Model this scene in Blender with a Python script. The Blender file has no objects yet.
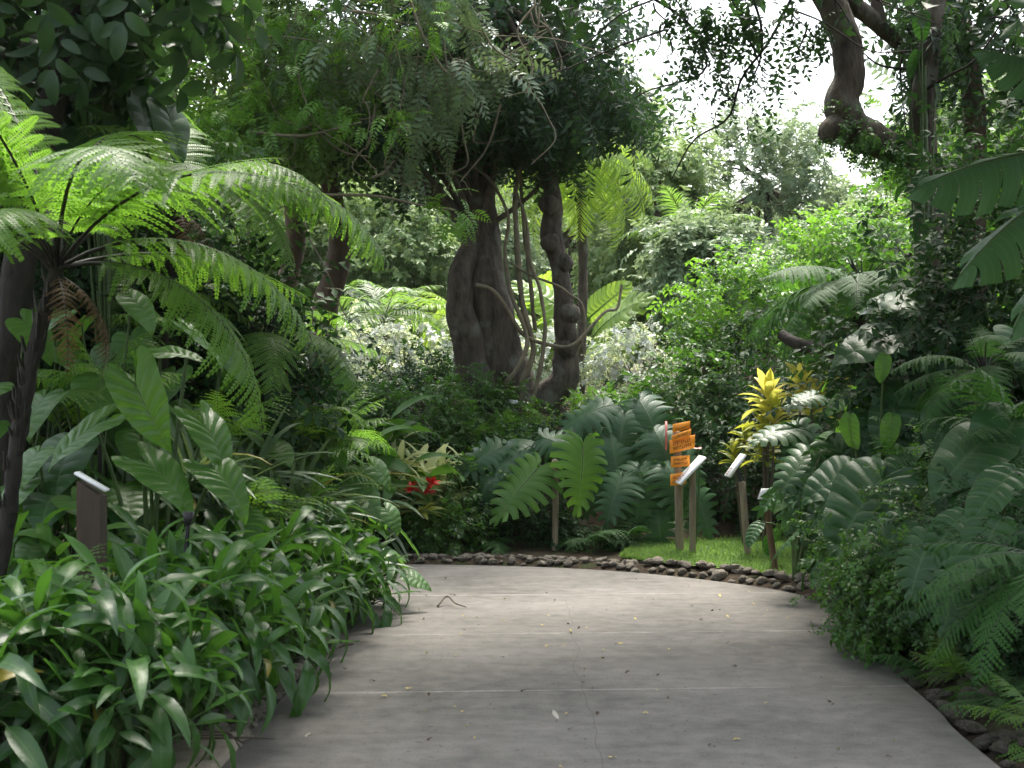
import bpy, math, random
import numpy as np
from mathutils import Matrix, Vector, noise as mnoise
PI = math.pi
HAZE = .0002
rng = np.random.default_rng(11)
random.seed(5)
S = bpy.context.scene
COL = S.collection
FPX, CH, HY = 1400.0, 1.55, 395.0

def P(px, py, Y):
    """point at distance Y that stands at a given bearing and elevation from the viewpoint"""
    return np.array([(px - 512) / FPX * Y, Y, CH + (HY - py) / FPX * Y])

def A(*a): return np.array(a, float)
def sm(x, a, b):
    t = np.clip((x - a) / (b - a), 0, 1); return t * t * (3 - 2 * t)
def nrm(v):
    v = np.asarray(v, float); return v / (np.linalg.norm(v, axis=-1, keepdims=True) + 1e-9)

# ------------------------------------------------------------------ terrain height
PR = [(1.95, -6), (2.02, 5), (2.1, 7), (2.2, 9), (2.3, 10.4), (2.15, 11.05), (1.75, 11.6), (1.1, 12.2), (.3, 12.6), (-.8, 12.8), (-3, 12.85), (-9, 12.6)]
PL = [(-1.27, -6), (-1.22, 5), (-1.18, 7), (-1.12, 8.6), (-1.2, 9.4), (-1.4, 9.9), (-1.7, 10.25), (-2.1, 10.5), (-2.6, 10.65), (-3.2, 10.7), (-5, 10.6), (-9, 10.3)]
def inter(pts, Y):
    xs = np.array([p[0] for p in pts]); ys = np.array([p[1] for p in pts]); return np.interp(Y, ys, xs)
def path_sd(X, Y):
    """rough signed distance outside of the path"""
    X = np.asarray(X, float); Y = np.asarray(Y, float)
    poly = np.array(PR + PL[::-1]); d = np.full(X.shape, 1e9); ins = np.zeros(X.shape, bool)
    n = len(poly)
    for i in range(n):
        a, b = poly[i], poly[(i + 1) % n]
        ab = b - a; t = np.clip(((X - a[0]) * ab[0] + (Y - a[1]) * ab[1]) / (ab @ ab), 0, 1)
        d = np.minimum(d, np.hypot(X - a[0] - t * ab[0], Y - a[1] - t * ab[1]))
        c = ((a[1] > Y) != (b[1] > Y)) & (X < (b[0] - a[0]) * (Y - a[1]) / (b[1] - a[1] + 1e-12) + a[0])
        ins ^= c
    return np.where(ins, -d, d)
def H(X, Y):
    X = np.asarray(X, float); Y = np.asarray(Y, float)
    d = path_sd(X, Y)
    z = -.06 + .1 * sm(d, .0, .25)
    z = z + .55 * sm(d, .4, 4.5) * (1 - sm(Y, 11.5, 14)) * np.where(X < 0, 1, .9)
    start = 13.3 + 1.0 * sm(X, .3, 1.6)
    z = z + 1.45 * sm(Y - start, 0, 3.6)
    z = z + 1.2 * sm(Y, 24, 60) + .03 * np.sin(X * 2.1) * np.cos(Y * 1.7) * sm(d, .3, 1.2)
    return z
def G(x, y): return float(H(np.array([x]), np.array([y]))[0])

# ------------------------------------------------------------------ materials
def mat(name):
    m = bpy.data.materials.new(name); m.use_nodes = True
    nt = m.node_tree; nt.nodes.clear()
    return m, nt, nt.nodes, nt.links
def N(nt, t, **k):
    n = nt.nodes.new(t)
    for a, b in k.items():
        if a in n.inputs.keys(): n.inputs[a].default_value = b
        else: setattr(n, a, b)
    return n
def mth(nt, op, a, b=None, c=None):
    n = nt.nodes.new('ShaderNodeMath'); n.operation = op
    for i, v in enumerate((a, b, c)):
        if v is None: continue
        if isinstance(v, (int, float)): n.inputs[i].default_value = v
        else: nt.links.new(v, n.inputs[i])
    return n.outputs[0]
def mixc(nt, f, a, b):
    n = nt.nodes.new('ShaderNodeMix'); n.data_type = 'RGBA'
    for s, v in ((n.inputs[0], f), (n.inputs[6], a), (n.inputs[7], b)):
        if isinstance(v, (int, float)): s.default_value = v
        elif isinstance(v, tuple): s.default_value = (*v, 1)
        else: nt.links.new(v, s)
    return n.outputs[2]

def leafmat(name, dark, light, rough=.38, trans=.3, vein=None, nveins=0, tcol=None, margin=None, bump=.25, spec=.5, edge=.8):
    m, nt, nd, lk = mat(name)
    at = N(nt, 'ShaderNodeAttribute', attribute_name='tint')
    uv = N(nt, 'ShaderNodeUVMap', uv_map='UVMap')
    sep = N(nt, 'ShaderNodeSeparateXYZ'); lk.new(uv.outputs[0], sep.inputs[0])
    tc = N(nt, 'ShaderNodeTexCoord')
    nz = N(nt, 'ShaderNodeTexNoise', Scale=7.0, Detail=2.0); lk.new(tc.outputs['Object'], nz.inputs['Vector'])
    f = mth(nt, 'ADD', mth(nt, 'MULTIPLY', at.outputs['Fac'], .8), mth(nt, 'MULTIPLY', mth(nt, 'SUBTRACT', nz.outputs['Fac'], .4), .7))
    f = mth(nt, 'MINIMUM', mth(nt, 'MAXIMUM', f, 0), 1)
    c = mixc(nt, f, dark, light)
    av = mth(nt, 'ABSOLUTE', sep.outputs[1])
    hgt = None
    if vein:
        w = mth(nt, 'LESS_THAN', av, .045)
        if nveins:
            q = mth(nt, 'FRACT', mth(nt, 'ADD', mth(nt, 'MULTIPLY', sep.outputs[0], nveins), mth(nt, 'MULTIPLY', av, -.0)))
            q = mth(nt, 'ABSOLUTE', mth(nt, 'SUBTRACT', q, .5))
            hgt = q
            w = mth(nt, 'MAXIMUM', w, mth(nt, 'MULTIPLY', mth(nt, 'LESS_THAN', q, .06), .55))
        c = mixc(nt, mth(nt, 'MULTIPLY', w, .7), c, vein)
    if margin:
        e = mth(nt, 'GREATER_THAN', mth(nt, 'ADD', av, mth(nt, 'MULTIPLY', nz.outputs['Fac'], .35)), edge)
        c = mixc(nt, e, c, margin)
    # old yellowing leaves, a few only
    y = mth(nt, 'GREATER_THAN', at.outputs['Fac'], .99)
    c = mixc(nt, mth(nt, 'MULTIPLY', y, .8), c, (.32, .24, .03))
    pb = N(nt, 'ShaderNodeBsdfPrincipled', Roughness=rough)
    pb.inputs['Specular IOR Level'].default_value = spec
    lk.new(c, pb.inputs['Base Color'])
    bp = N(nt, 'ShaderNodeBump', Strength=bump, Distance=.01)
    n2 = N(nt, 'ShaderNodeTexNoise', Scale=34.0, Detail=1.0); lk.new(tc.outputs['Object'], n2.inputs['Vector'])
    hh = n2.outputs['Fac']
    if hgt is not None: hh = mth(nt, 'ADD', hh, mth(nt, 'MULTIPLY', hgt, .45))
    lk.new(hh, bp.inputs['Height']); lk.new(bp.outputs[0], pb.inputs['Normal'])
    tr = N(nt, 'ShaderNodeBsdfTranslucent')
    tcn = mixc(nt, .55, c, tcol or tuple(min(1, a * b) for a, b in zip(light, (2.2, 2.1, 1.1))))
    lk.new(tcn, tr.inputs[0])
    mx = N(nt, 'ShaderNodeMixShader'); mx.inputs[0].default_value = trans
    lk.new(pb.outputs[0], mx.inputs[1]); lk.new(tr.outputs[0], mx.inputs[2])
    out = N(nt, 'ShaderNodeOutputMaterial'); lk.new(mx.outputs[0], out.inputs[0])
    return m

def solid(name, a, b, scale=6, rough=.8, bump=.4, dist=.02, stretch=(1, 1, 1), detail=5, third=None, spec=.4, vary=0):
    m, nt, nd, lk = mat(name)
    tc = N(nt, 'ShaderNodeTexCoord'); mp = N(nt, 'ShaderNodeMapping'); mp.inputs['Scale'].default_value = stretch
    lk.new(tc.outputs['Object'], mp.inputs[0])
    nz = N(nt, 'ShaderNodeTexNoise', Scale=scale, Detail=detail, Roughness=.65); lk.new(mp.outputs[0], nz.inputs['Vector'])
    f = mth(nt, 'MINIMUM', mth(nt, 'MAXIMUM', mth(nt, 'MULTIPLY', mth(nt, 'SUBTRACT', nz.outputs['Fac'], .3), 2.4), 0), 1)
    c = mixc(nt, f, a, b)
    if third:
        n3 = N(nt, 'ShaderNodeTexNoise', Scale=scale * .35, Detail=4.0); lk.new(tc.outputs['Object'], n3.inputs['Vector'])
        g = mth(nt, 'MINIMUM', mth(nt, 'MAXIMUM', mth(nt, 'MULTIPLY', mth(nt, 'SUBTRACT', n3.outputs['Fac'], .54), 9), 0), 1)
        c = mixc(nt, g, c, third)
    if vary:      # stones differ from one another in tone
        oi = N(nt, 'ShaderNodeObjectInfo'); c = mixc(nt, mth(nt, 'MULTIPLY', oi.outputs['Random'], vary), c, (.06, .052, .045))
    pb = N(nt, 'ShaderNodeBsdfPrincipled', Roughness=rough); lk.new(c, pb.inputs['Base Color'])
    pb.inputs['Specular IOR Level'].default_value = spec
    bp = N(nt, 'ShaderNodeBump', Strength=bump, Distance=dist); lk.new(nz.outputs['Fac'], bp.inputs['Height']); lk.new(bp.outputs[0], pb.inputs['Normal'])
    out = N(nt, 'ShaderNodeOutputMaterial'); lk.new(pb.outputs[0], out.inputs[0])
    return m

M = {}
M['lance'] = leafmat('lance_leaf', (.013, .052, .011), (.06, .165, .022), .38, .35, (.10, .22, .05), 0, spec=.5)
M['lance_bright'] = leafmat('bright_lance_leaf', (.035, .11, .016), (.09, .22, .03), .44, .4, (.16, .28, .07), 0, spec=.42)
M['heart'] = leafmat('heart_leaf', (.03, .10, .018), (.09, .21, .03), .33, .4, (.16, .26, .08), 10)
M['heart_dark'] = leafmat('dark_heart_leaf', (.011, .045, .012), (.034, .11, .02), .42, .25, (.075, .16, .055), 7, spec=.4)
M['monstera'] = leafmat('blue_green_split_leaf', (.018, .062, .024), (.05, .125, .042), .4, .22, (.085, .15, .08), 11, spec=.4)
M['monstera_bright'] = leafmat('bright_split_leaf', (.045, .13, .016), (.10, .23, .03), .42, .45, (.17, .3, .07), 12)
M['fern'] = leafmat('fern_leaf', (.055, .14, .02), (.12, .25, .035), .42, .55)
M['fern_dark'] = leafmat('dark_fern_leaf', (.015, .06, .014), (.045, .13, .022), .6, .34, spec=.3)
M['canopy'] = leafmat('dark_canopy_leaf', (.012, .042, .014), (.036, .09, .026), .5, .3)
M['canopy_mid'] = leafmat('mid_canopy_leaf', (.035, .095, .022), (.11, .21, .045), .45, .45)
M['greyleaf'] = leafmat('grey_green_leaf', (.06, .12, .055), (.14, .21, .11), .42, .35)
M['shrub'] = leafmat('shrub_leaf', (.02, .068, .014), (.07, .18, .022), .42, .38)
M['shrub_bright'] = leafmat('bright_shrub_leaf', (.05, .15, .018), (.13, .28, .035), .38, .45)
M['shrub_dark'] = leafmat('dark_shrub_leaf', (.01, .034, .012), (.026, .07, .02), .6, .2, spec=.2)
M['far'] = leafmat('far_tree_leaf', (.09, .17, .05), (.2, .3, .11), .5, .45, tcol=(.32, .42, .15))
M['far_grey'] = leafmat('far_grey_tree_leaf', (.10, .17, .08), (.2, .28, .15), .5, .4, tcol=(.3, .38, .18))
M['palm'] = leafmat('palm_leaf', (.05, .12, .028), (.13, .24, .05), .38, .45)
M['palm_yellow'] = leafmat('sunny_palm_leaf', (.10, .20, .03), (.22, .34, .06), .38, .5)
M['silver'] = leafmat('white_edged_leaf', (.09, .17, .09), (.42, .5, .4), .5, .35)
M['variegated'] = leafmat('cream_striped_leaf', (.42, .5, .18), (.76, .78, .46), .4, .45, (.55, .58, .3), 0)
M['yellow'] = leafmat('yellow_leaf', (.24, .3, .04), (.76, .6, .16), .4, .45, (.8, .66, .2), 0)
M['yellowgreen'] = leafmat('yellow_green_leaf', (.07, .13, .02), (.3, .32, .05), .4, .45, (.5, .48, .06), 0)
M['banana'] = leafmat('banana_leaf', (.028, .085, .034), (.055, .14, .045), .45, .35, (.12, .2, .08), 22)
M['red'] = solid('red_petal', (.45, .01, .015), (.7, .03, .03), 8, .5, .1)
M['pink'] = solid('pink_petal', (.7, .3, .28), (.8, .45, .4), 8, .5, .1)
M['white'] = solid('white_petal', (.62, .66, .6), (.75, .78, .72), 8, .6, .1)
M['stem'] = solid('green_stem', (.03, .06, .015), (.07, .12, .03), 14, .5, .2)
M['stem_dark'] = solid('dark_fern_stalk', (.008, .008, .006), (.02, .018, .012), 14, .5, .2)
M['twig'] = solid('brown_twig', (.05, .04, .028), (.11, .09, .06), 14, .8, .4)
M['bark'] = solid('brown_bark', (.03, .024, .017), (.15, .122, .09), 11, .9, 1.0, .08, (1, 1, .3), 8, (.15, .145, .115))
M['bark_red'] = solid('reddish_bark', (.04, .028, .02), (.14, .095, .065), 8, .9, .9, .03, (1, 1, .3), 7)
M['bark_dark'] = solid('dark_bark', (.012, .010, .008), (.04, .033, .026), 12, .9, .9, .03, (1, 1, .4), 7)
M['liana'] = solid('pale_liana_bark', (.10, .085, .055), (.24, .2, .13), 12, .85, .6, .02, (1, 1, .4))
M['wood'] = solid('weathered_timber', (.13, .10, .065), (.3, .25, .17), 18, .8, .5, .01, (1, 1, .12), 6)
M['wood_brown'] = solid('brown_timber', (.09, .055, .03), (.19, .12, .07), 18, .8, .5, .01, (1, 1, .12), 6)
M['wood_dark'] = solid('dark_timber', (.03, .02, .013), (.075, .05, .033), 14, .7, .5, .01, (1, 1, .12), 6)
M['orange'] = solid('orange_painted_board', (.78, .27, .02), (.86, .34, .03), 10, .55, .1)
M['pinkboard'] = solid('faded_red_board', (.55, .10, .09), (.65, .2, .17), 10, .6, .1)
M['panel'] = solid('white_sign_panel', (.74, .75, .76), (.82, .82, .82), 4, .4, .05)
M['ink'] = solid('dark_lettering', (.17, .055, .012), (.24, .08, .02), 5, .7, .05)
M['black'] = solid('black_plastic', (.012, .012, .012), (.03, .03, .03), 8, .5, .1)
M['rock_dark'] = solid('dark_lava_rock', (.06, .05, .04), (.2, .17, .14), 5, .95, 1.0, .05, (1, 1, 1), 8, (.06, .07, .035), spec=.2, vary=.45)  # a darker stone colour than the other lava rock
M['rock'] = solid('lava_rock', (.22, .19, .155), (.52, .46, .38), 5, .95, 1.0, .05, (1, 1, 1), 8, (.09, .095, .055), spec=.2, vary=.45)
M['soil'] = solid('dark_leafy_soil', (.02, .015, .01), (.075, .055, .036), 16, .95, 1.0, .05, (1, 1, 1), 9, (.035, .045, .016), spec=.15)
M['lawn'] = solid('lawn_ground', (.06, .12, .02), (.12, .2, .035), 9, .9, .8, .03, spec=.15)
M['grass'] = leafmat('grass_blade', (.065, .15, .035), (.14, .24, .07), .5, .45)
M['dead_fern'] = leafmat('dead_fern_leaf', (.05, .028, .012), (.14, .08, .035), .7, .3)
M['leaf_yellow'] = solid('dry_yellow_leaf', (.38, .28, .06), (.5, .42, .14), 18, .7, .3)
M['leaf_brown'] = solid('dry_brown_leaf', (.03, .02, .012), (.10, .06, .03), 18, .8, .3)
M['leaf_pale'] = solid('bleached_dry_leaf', (.4, .36, .28), (.55, .5, .42), 18, .7, .3)
M['mortar'] = solid('pale_sandy_concrete', (.2, .17, .13), (.33, .29, .23), 12, .95, .5, .01, detail=8, spec=.2)

def concrete():
    m, nt, nd, lk = mat('worn_concrete')
    tc = N(nt, 'ShaderNodeTexCoord')
    sep = N(nt, 'ShaderNodeSeparateXYZ'); lk.new(tc.outputs['Object'], sep.inputs[0])
    X, Y = sep.outputs[0], sep.outputs[1]
    big = N(nt, 'ShaderNodeTexNoise', Scale=.75, Detail=5.0, Roughness=.6); lk.new(tc.outputs['Object'], big.inputs['Vector'])
    mp = N(nt, 'ShaderNodeMapping'); mp.inputs['Scale'].default_value = (.8, 2.2, 1); lk.new(tc.outputs['Object'], mp.inputs[0])
    st = N(nt, 'ShaderNodeTexNoise', Scale=1.7, Detail=6.0, Roughness=.7); lk.new(mp.outputs[0], st.inputs['Vector'])
    fine = N(nt, 'ShaderNodeTexNoise', Scale=95.0, Detail=5.0, Roughness=.8); lk.new(tc.outputs['Object'], fine.inputs['Vector'])
    mid = N(nt, 'ShaderNodeTexNoise', Scale=9.0, Detail=5.0); lk.new(tc.outputs['Object'], mid.inputs['Vector'])
    f = mth(nt, 'ADD', mth(nt, 'ADD', mth(nt, 'MULTIPLY', big.outputs['Fac'], 1.0), mth(nt, 'MULTIPLY', st.outputs['Fac'], .65)),
            mth(nt, 'ADD', mth(nt, 'MULTIPLY', fine.outputs['Fac'], 1.0), mth(nt, 'MULTIPLY', mid.outputs['Fac'], .6)))
    f = mth(nt, 'MULTIPLY', mth(nt, 'SUBTRACT', f, 1.2), 1.4)
    f = mth(nt, 'MINIMUM', mth(nt, 'MAXIMUM', f, 0), 1)
    c = mixc(nt, f, (.05, .047, .042), (.19, .178, .16))
    wob = mth(nt, 'MULTIPLY', mth(nt, 'SUBTRACT', mid.outputs['Fac'], .5), .05)
    # cast joints: pale worn lines about every 1.76 m
    yy = mth(nt, 'ADD', mth(nt, 'SUBTRACT', Y, mth(nt, 'MULTIPLY', X, .06)), mth(nt, 'MULTIPLY', wob, .6))
    q = mth(nt, 'ABSOLUTE', mth(nt, 'SUBTRACT', mth(nt, 'FRACT', mth(nt, 'DIVIDE', mth(nt, 'SUBTRACT', yy, 7.34 - .88), 1.76)), .5))
    wj = mth(nt, 'ADD', .004, mth(nt, 'MULTIPLY', mth(nt, 'MAXIMUM', mth(nt, 'SUBTRACT', st.outputs['Fac'], .4), 0), .07))
    j = mth(nt, 'LESS_THAN', q, wj)
    jj = mth(nt, 'MULTIPLY', j, mth(nt, 'MINIMUM', 1, mth(nt, 'MULTIPLY', mid.outputs['Fac'], 1.1)))
    c = mixc(nt, mth(nt, 'MULTIPLY', jj, .8), c, (.3, .285, .255))
    j2 = mth(nt, 'MULTIPLY', mth(nt, 'LESS_THAN', mth(nt, 'SUBTRACT', q, wj), .004), mth(nt, 'GREATER_THAN', q, wj))
    c = mixc(nt, mth(nt, 'MULTIPLY', j2, .6), c, (.06, .055, .05))
    # faint intermediate scored lines
    q2 = mth(nt, 'ABSOLUTE', mth(nt, 'SUBTRACT', mth(nt, 'FRACT', mth(nt, 'DIVIDE', mth(nt, 'SUBTRACT', yy, 6.9), .88)), .5))
    j3 = mth(nt, 'MULTIPLY', mth(nt, 'LESS_THAN', q2, .006), mth(nt, 'GREATER_THAN', big.outputs['Fac'], .5))
    c = mixc(nt, mth(nt, 'MULTIPLY', j3, .35), c, (.07, .065, .06))
    # one long crack
    wn = N(nt, 'ShaderNodeTexNoise', Scale=.45, Detail=3.0, Roughness=.55); wn.noise_dimensions = '1D'; lk.new(Y, wn.inputs['W'])
    cx = mth(nt, 'SUBTRACT', X, mth(nt, 'ADD', .26, mth(nt, 'MULTIPLY', wn.outputs['Fac'], .26)))
    wk = mth(nt, 'ADD', -.001, mth(nt, 'MULTIPLY', mid.outputs['Fac'], .007))
    k = mth(nt, 'MULTIPLY', mth(nt, 'LESS_THAN', mth(nt, 'ABSOLUTE', cx), wk), mth(nt, 'LESS_THAN', Y, 10.6))
    c = mixc(nt, mth(nt, 'MULTIPLY', k, .4), c, (.045, .042, .038))
    # damp, mossy dirt along both edges
    ed = mth(nt, 'ADD', mth(nt, 'ABSOLUTE', mth(nt, 'SUBTRACT', X, .45)), mth(nt, 'MULTIPLY', mth(nt, 'SUBTRACT', big.outputs['Fac'], .5), 1.6))
    ed = mth(nt, 'MINIMUM', mth(nt, 'MAXIMUM', mth(nt, 'MULTIPLY', mth(nt, 'SUBTRACT', ed, 1.15), 1.6), 0), 1)
    c = mixc(nt, mth(nt, 'MULTIPLY', ed, .55), c, (.05, .047, .035))
    # dark specks of dirt
    sp = N(nt, 'ShaderNodeTexNoise', Scale=30.0, Detail=1.0); lk.new(tc.outputs['Object'], sp.inputs['Vector'])
    s = mth(nt, 'GREATER_THAN', sp.outputs['Fac'], .69)
    c = mixc(nt, mth(nt, 'MULTIPLY', s, .6), c, (.06, .05, .04))
    pb = N(nt, 'ShaderNodeBsdfPrincipled', Roughness=.85); lk.new(c, pb.inputs['Base Color'])
    pb.inputs['Specular IOR Level'].default_value = .35
    bp = N(nt, 'ShaderNodeBump', Strength=.35, Distance=.006)
    lk.new(mth(nt, 'SUBTRACT', fine.outputs['Fac'], mth(nt, 'MULTIPLY', k, 1.5)), bp.inputs['Height']); lk.new(bp.outputs[0], pb.inputs['Normal'])
    out = N(nt, 'ShaderNodeOutputMaterial'); lk.new(pb.outputs[0], out.inputs[0])
    return m
M['concrete'] = concrete()

# ------------------------------------------------------------------ quad geometry kit
class T:
    def __init__(s, V, Q, UV=None, Mi=None, t=None):
        s.V = np.asarray(V, float).reshape(-1, 3); s.Q = np.asarray(Q, int).reshape(-1, 4)
        s.UV = np.zeros((len(s.V), 2)) if UV is None else np.asarray(UV, float)
        s.M = np.zeros(len(s.Q), int) if Mi is None else np.broadcast_to(np.asarray(Mi), (len(s.Q),)).copy()
        s.t = np.full(len(s.V), .5) if t is None else np.broadcast_to(np.asarray(t, float), (len(s.V),)).copy()
def cat(ts):
    o = 0; Q = []
    for t in ts: Q.append(t.Q + o); o += len(t.V)
    return T(np.concatenate([t.V for t in ts]), np.concatenate(Q), np.concatenate([t.UV for t in ts]), np.concatenate([t.M for t in ts]), np.concatenate([t.t for t in ts]))
def xf(t, R=None, p=(0, 0, 0), s=1.0):
    V = t.V * s
    if R is not None: V = V @ np.asarray(R).T
    return T(V + np.asarray(p), t.Q, t.UV, t.M, t.t)
def scatter(tmps, R, pos, sc, tint):
    m = len(pos); ch = rng.integers(0, len(tmps), m); out = []
    sc = np.broadcast_to(np.asarray(sc, float), (m,)); tint = np.broadcast_to(np.asarray(tint, float), (m,))
    for k, tp in enumerate(tmps):
        i = np.nonzero(ch == k)[0]
        if not len(i): continue
        V = np.einsum('mij,nj->mni', R[i], tp.V) * sc[i][:, None, None] + pos[i][:, None, :]
        n = len(tp.V)
        Q = tp.Q[None] + (np.arange(len(i)) * n)[:, None, None]
        out.append(T(V.reshape(-1, 3), Q.reshape(-1, 4), np.tile(tp.UV, (len(i), 1)), np.tile(tp.M, len(i)),
                     np.clip(np.repeat(tint[i], n) + np.tile(tp.t - .5, len(i)), 0, np.where(np.repeat(tint[i], n) > 1.1, 1, .97))))
    return cat(out)
def frames(d, up=(0, 0, 1), roll=0.0):
    d = nrm(d); up = np.broadcast_to(np.asarray(up, float), d.shape) + rng.normal(0, 1, d.shape) * roll
    x = nrm(np.cross(d, up)); z = np.cross(x, d)
    return np.stack([x, d, z], axis=-1)
def bend(V, k, L, y0=0.0):
    V = V.copy()
    if abs(k) < 1e-4: return V
    y = np.clip(V[:, 1] - y0, -.3 * L, None); th = k * y / L
    act = (V[:, 1] > y0 - .3 * L)
    cy = np.sin(th) / k * L; cz = -(1 - np.cos(th)) / k * L
    V2 = V.copy(); V2[:, 1] = y0 + cy + V[:, 2] * np.sin(th); V2[:, 2] = cz + V[:, 2] * np.cos(th)
    V[act] = V2[act]
    return V
def cr(pts, n):
    p = np.asarray(pts, float); p = np.concatenate([[2 * p[0] - p[1]], p, [2 * p[-1] - p[-2]]])
    k = len(p) - 3; u = np.linspace(0, k - 1e-6, n); i = u.astype(int); f = (u - i)[:, None]
    a, b, c, d = p[i], p[i + 1], p[i + 2], p[i + 3]
    return .5 * (2 * b + (c - a) * f + (2 * a - 5 * b + 4 * c - d) * f * f + (3 * b - a - 3 * c + d) * f ** 3)
def tube(pts, rad, sides=6, mi=0, lump=0.0, seed=0, t=.5):
    p = np.asarray(pts, float); n = len(p); rad = np.broadcast_to(np.asarray(rad, float), (n,))
    d = nrm(np.gradient(p, axis=0)); ref = A(0, 1, 0) if abs(d[0][2]) > .6 else A(0, 0, 1)
    x = np.zeros_like(d); x[0] = nrm(np.cross(d[0], ref))
    for i in range(1, n):                      # parallel transport keeps the rings from twisting
        v = x[i - 1] - d[i] * (x[i - 1] @ d[i]); x[i] = v / (np.linalg.norm(v) + 1e-9)
    y = np.cross(d, x)
    an = np.linspace(0, 2 * PI, sides, endpoint=False)
    V = p[:, None, :] + rad[:, None, None] * (np.cos(an)[None, :, None] * x[:, None, :] + np.sin(an)[None, :, None] * y[:, None, :])
    if lump:
        r2 = np.random.default_rng(seed); ph = r2.uniform(0, 6.28, 8); s = np.arange(n)[:, None] / 3.0
        b = (np.sin(an * 2 + ph[0] + s * .8) * .4 + np.sin(an * 3 + ph[1] - s * 1.1) * .35 + np.sin(an * 5 + ph[2] + s * 1.9) * .2 + np.sin(s * 2.3 + ph[3] + an) * .5 + r2.normal(0, .18, (n, sides)))
        V = p[:, None, :] + (V - p[:, None, :]) * (1 + lump * b)[:, :, None]
    V = V.reshape(-1, 3); Q = []
    i = np.arange(n - 1)[:, None] * sides; j = np.arange(sides)[None, :]; j2 = (j + 1) % sides
    Q = np.stack([i + j, i + j2, i + sides + j2, i + sides + j], -1).reshape(-1, 4)
    UV = np.stack([np.repeat(np.linspace(0, 1, n), sides), np.full(n * sides, .5)], -1)
    return T(V, Q, UV, mi, t)
def gridq(nu, nv):
    i = np.arange(nu)[:, None] * (nv + 1); j = np.arange(nv)[None, :]
    return np.stack([i + j, i + j + 1, i + nv + 2 + j, i + nv + 1 + j], -1).reshape(-1, 4)
def leaf(L=1., W=.3, nu=6, nv=2, a=.8, b=1.0, fold=.2, droop=.6, pet=0., wave=0., mi=0, pmi=1, pr=.006, curl=0.):
    u = np.linspace(0, 1, nu + 1); w = np.clip(u, .002, 1) ** a * np.clip(1 - u, .002, 1) ** b; w = w / w.max() * W / 2
    v = np.linspace(-1, 1, nv + 1)
    U, Vv = np.meshgrid(u, v, indexing='ij')
    x = Vv * w[:, None]; z = fold * np.abs(x) + wave * W * np.sin(U * 9 + Vv * 1.5) * np.abs(Vv) - curl * W * Vv ** 2
    pts = np.stack([x, U * L + pet, z], -1).reshape(-1, 3)
    t = T(pts, gridq(nu, nv), np.stack([U, Vv], -1).reshape(-1, 2), mi)
    if pet:
        q = tube(np.stack([np.zeros(4), np.linspace(0, pet * 1.05, 4), np.zeros(4)], 1), np.linspace(pr, pr * .6, 4), 3, pmi)
        t = cat([t, q])
    t.V = bend(t.V, droop, L, pet * .6)
    return t
HEART = [(.0, .0), (.10, -.19), (.27, -.25), (.42, -.12), (.47, .12), (.42, .4), (.27, .7), (.10, .92), (0, 1.04)]
ARROW = [(.0, .0), (.13, -.34), (.26, -.46), (.36, -.30), (.36, .02), (.33, .28), (.22, .6), (.08, .88), (0, 1.04)]
OVAL = [(.0, .0), (.10, -.05), (.25, -.03), (.38, .15), (.4, .4), (.34, .65), (.2, .87), (.07, .98), (0, 1.02)]
def heart(shape=HEART, nv=9, gap=0., t0=.35, relief=.02, fold=.15, droop=.6, nt=5, sub=3, wave=0., ragged=0., seed=0, wscale=1.):
    r2 = np.random.default_rng(seed)
    out = cr(shape, 200); out = out * A(wscale, 1) ; 
    seg = np.r_[0, np.cumsum(np.hypot(*np.diff(out, axis=0).T))]; seg /= seg[-1]
    V, Q, UV = [], [], []; o = 0
    for side in (-1, 1):
        for k in range(nv):
            e0, e1 = k / nv, (k + 1) / nv; c = (e0 + e1) / 2
            s = np.linspace(e0, e1, sub + 1); t = np.linspace(0, 1, nt + 1)
            Sg, Tg = np.meshgrid(s, t, indexing='ij')
            g = gap * sm(Tg, t0, 1.0) ** .8 if gap else 0
            gg = g * (0.6 if k == 0 else 1)
            Se = c + (Sg - c) * (1 - gg)
            ox = np.interp(Se, seg, out[:, 0]); oy = np.interp(Se, seg, out[:, 1])
            ry = np.clip((Sg - .24) / .76, 0, 1) * .96
            tt = Tg * (1 - ragged * r2.uniform(0, 1))
            curve = .06 * np.sin(PI * Tg)
            x = ox * tt; y = ry + (oy - ry) * tt - curve * (1 if gap else .5)
            z = relief * np.cos(2 * PI * (Sg * nv)) * -np.sin(PI * np.clip(Tg, .02, .9)) + fold * np.abs(x) - (.75 if gap > .3 else .35) * x ** 2 + (r2.normal(0, .03) * Tg ** 2 if gap else 0)
            if wave: z = z + wave * np.sin(Sg * 17 + side) * Tg ** 2
            V.append(np.stack([x * side, y, z], -1).reshape(-1, 3)); q = gridq(sub, nt) + o
            if side < 0: q = q[:, ::-1]
            Q.append(q); UV.append(np.stack([Sg, Tg], -1).reshape(-1, 2)); o += len(V[-1])
    t = T(np.concatenate(V), np.concatenate(Q), np.concatenate(UV))
    rib = tube(np.stack([np.zeros(8), np.linspace(-.01, 1, 8), np.full(8, -.004)], 1), np.linspace(.014, .003, 8), 4, 1)
    t = cat([t, rib]); t.V = bend(t.V, droop, 1.0)
    return t
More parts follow.
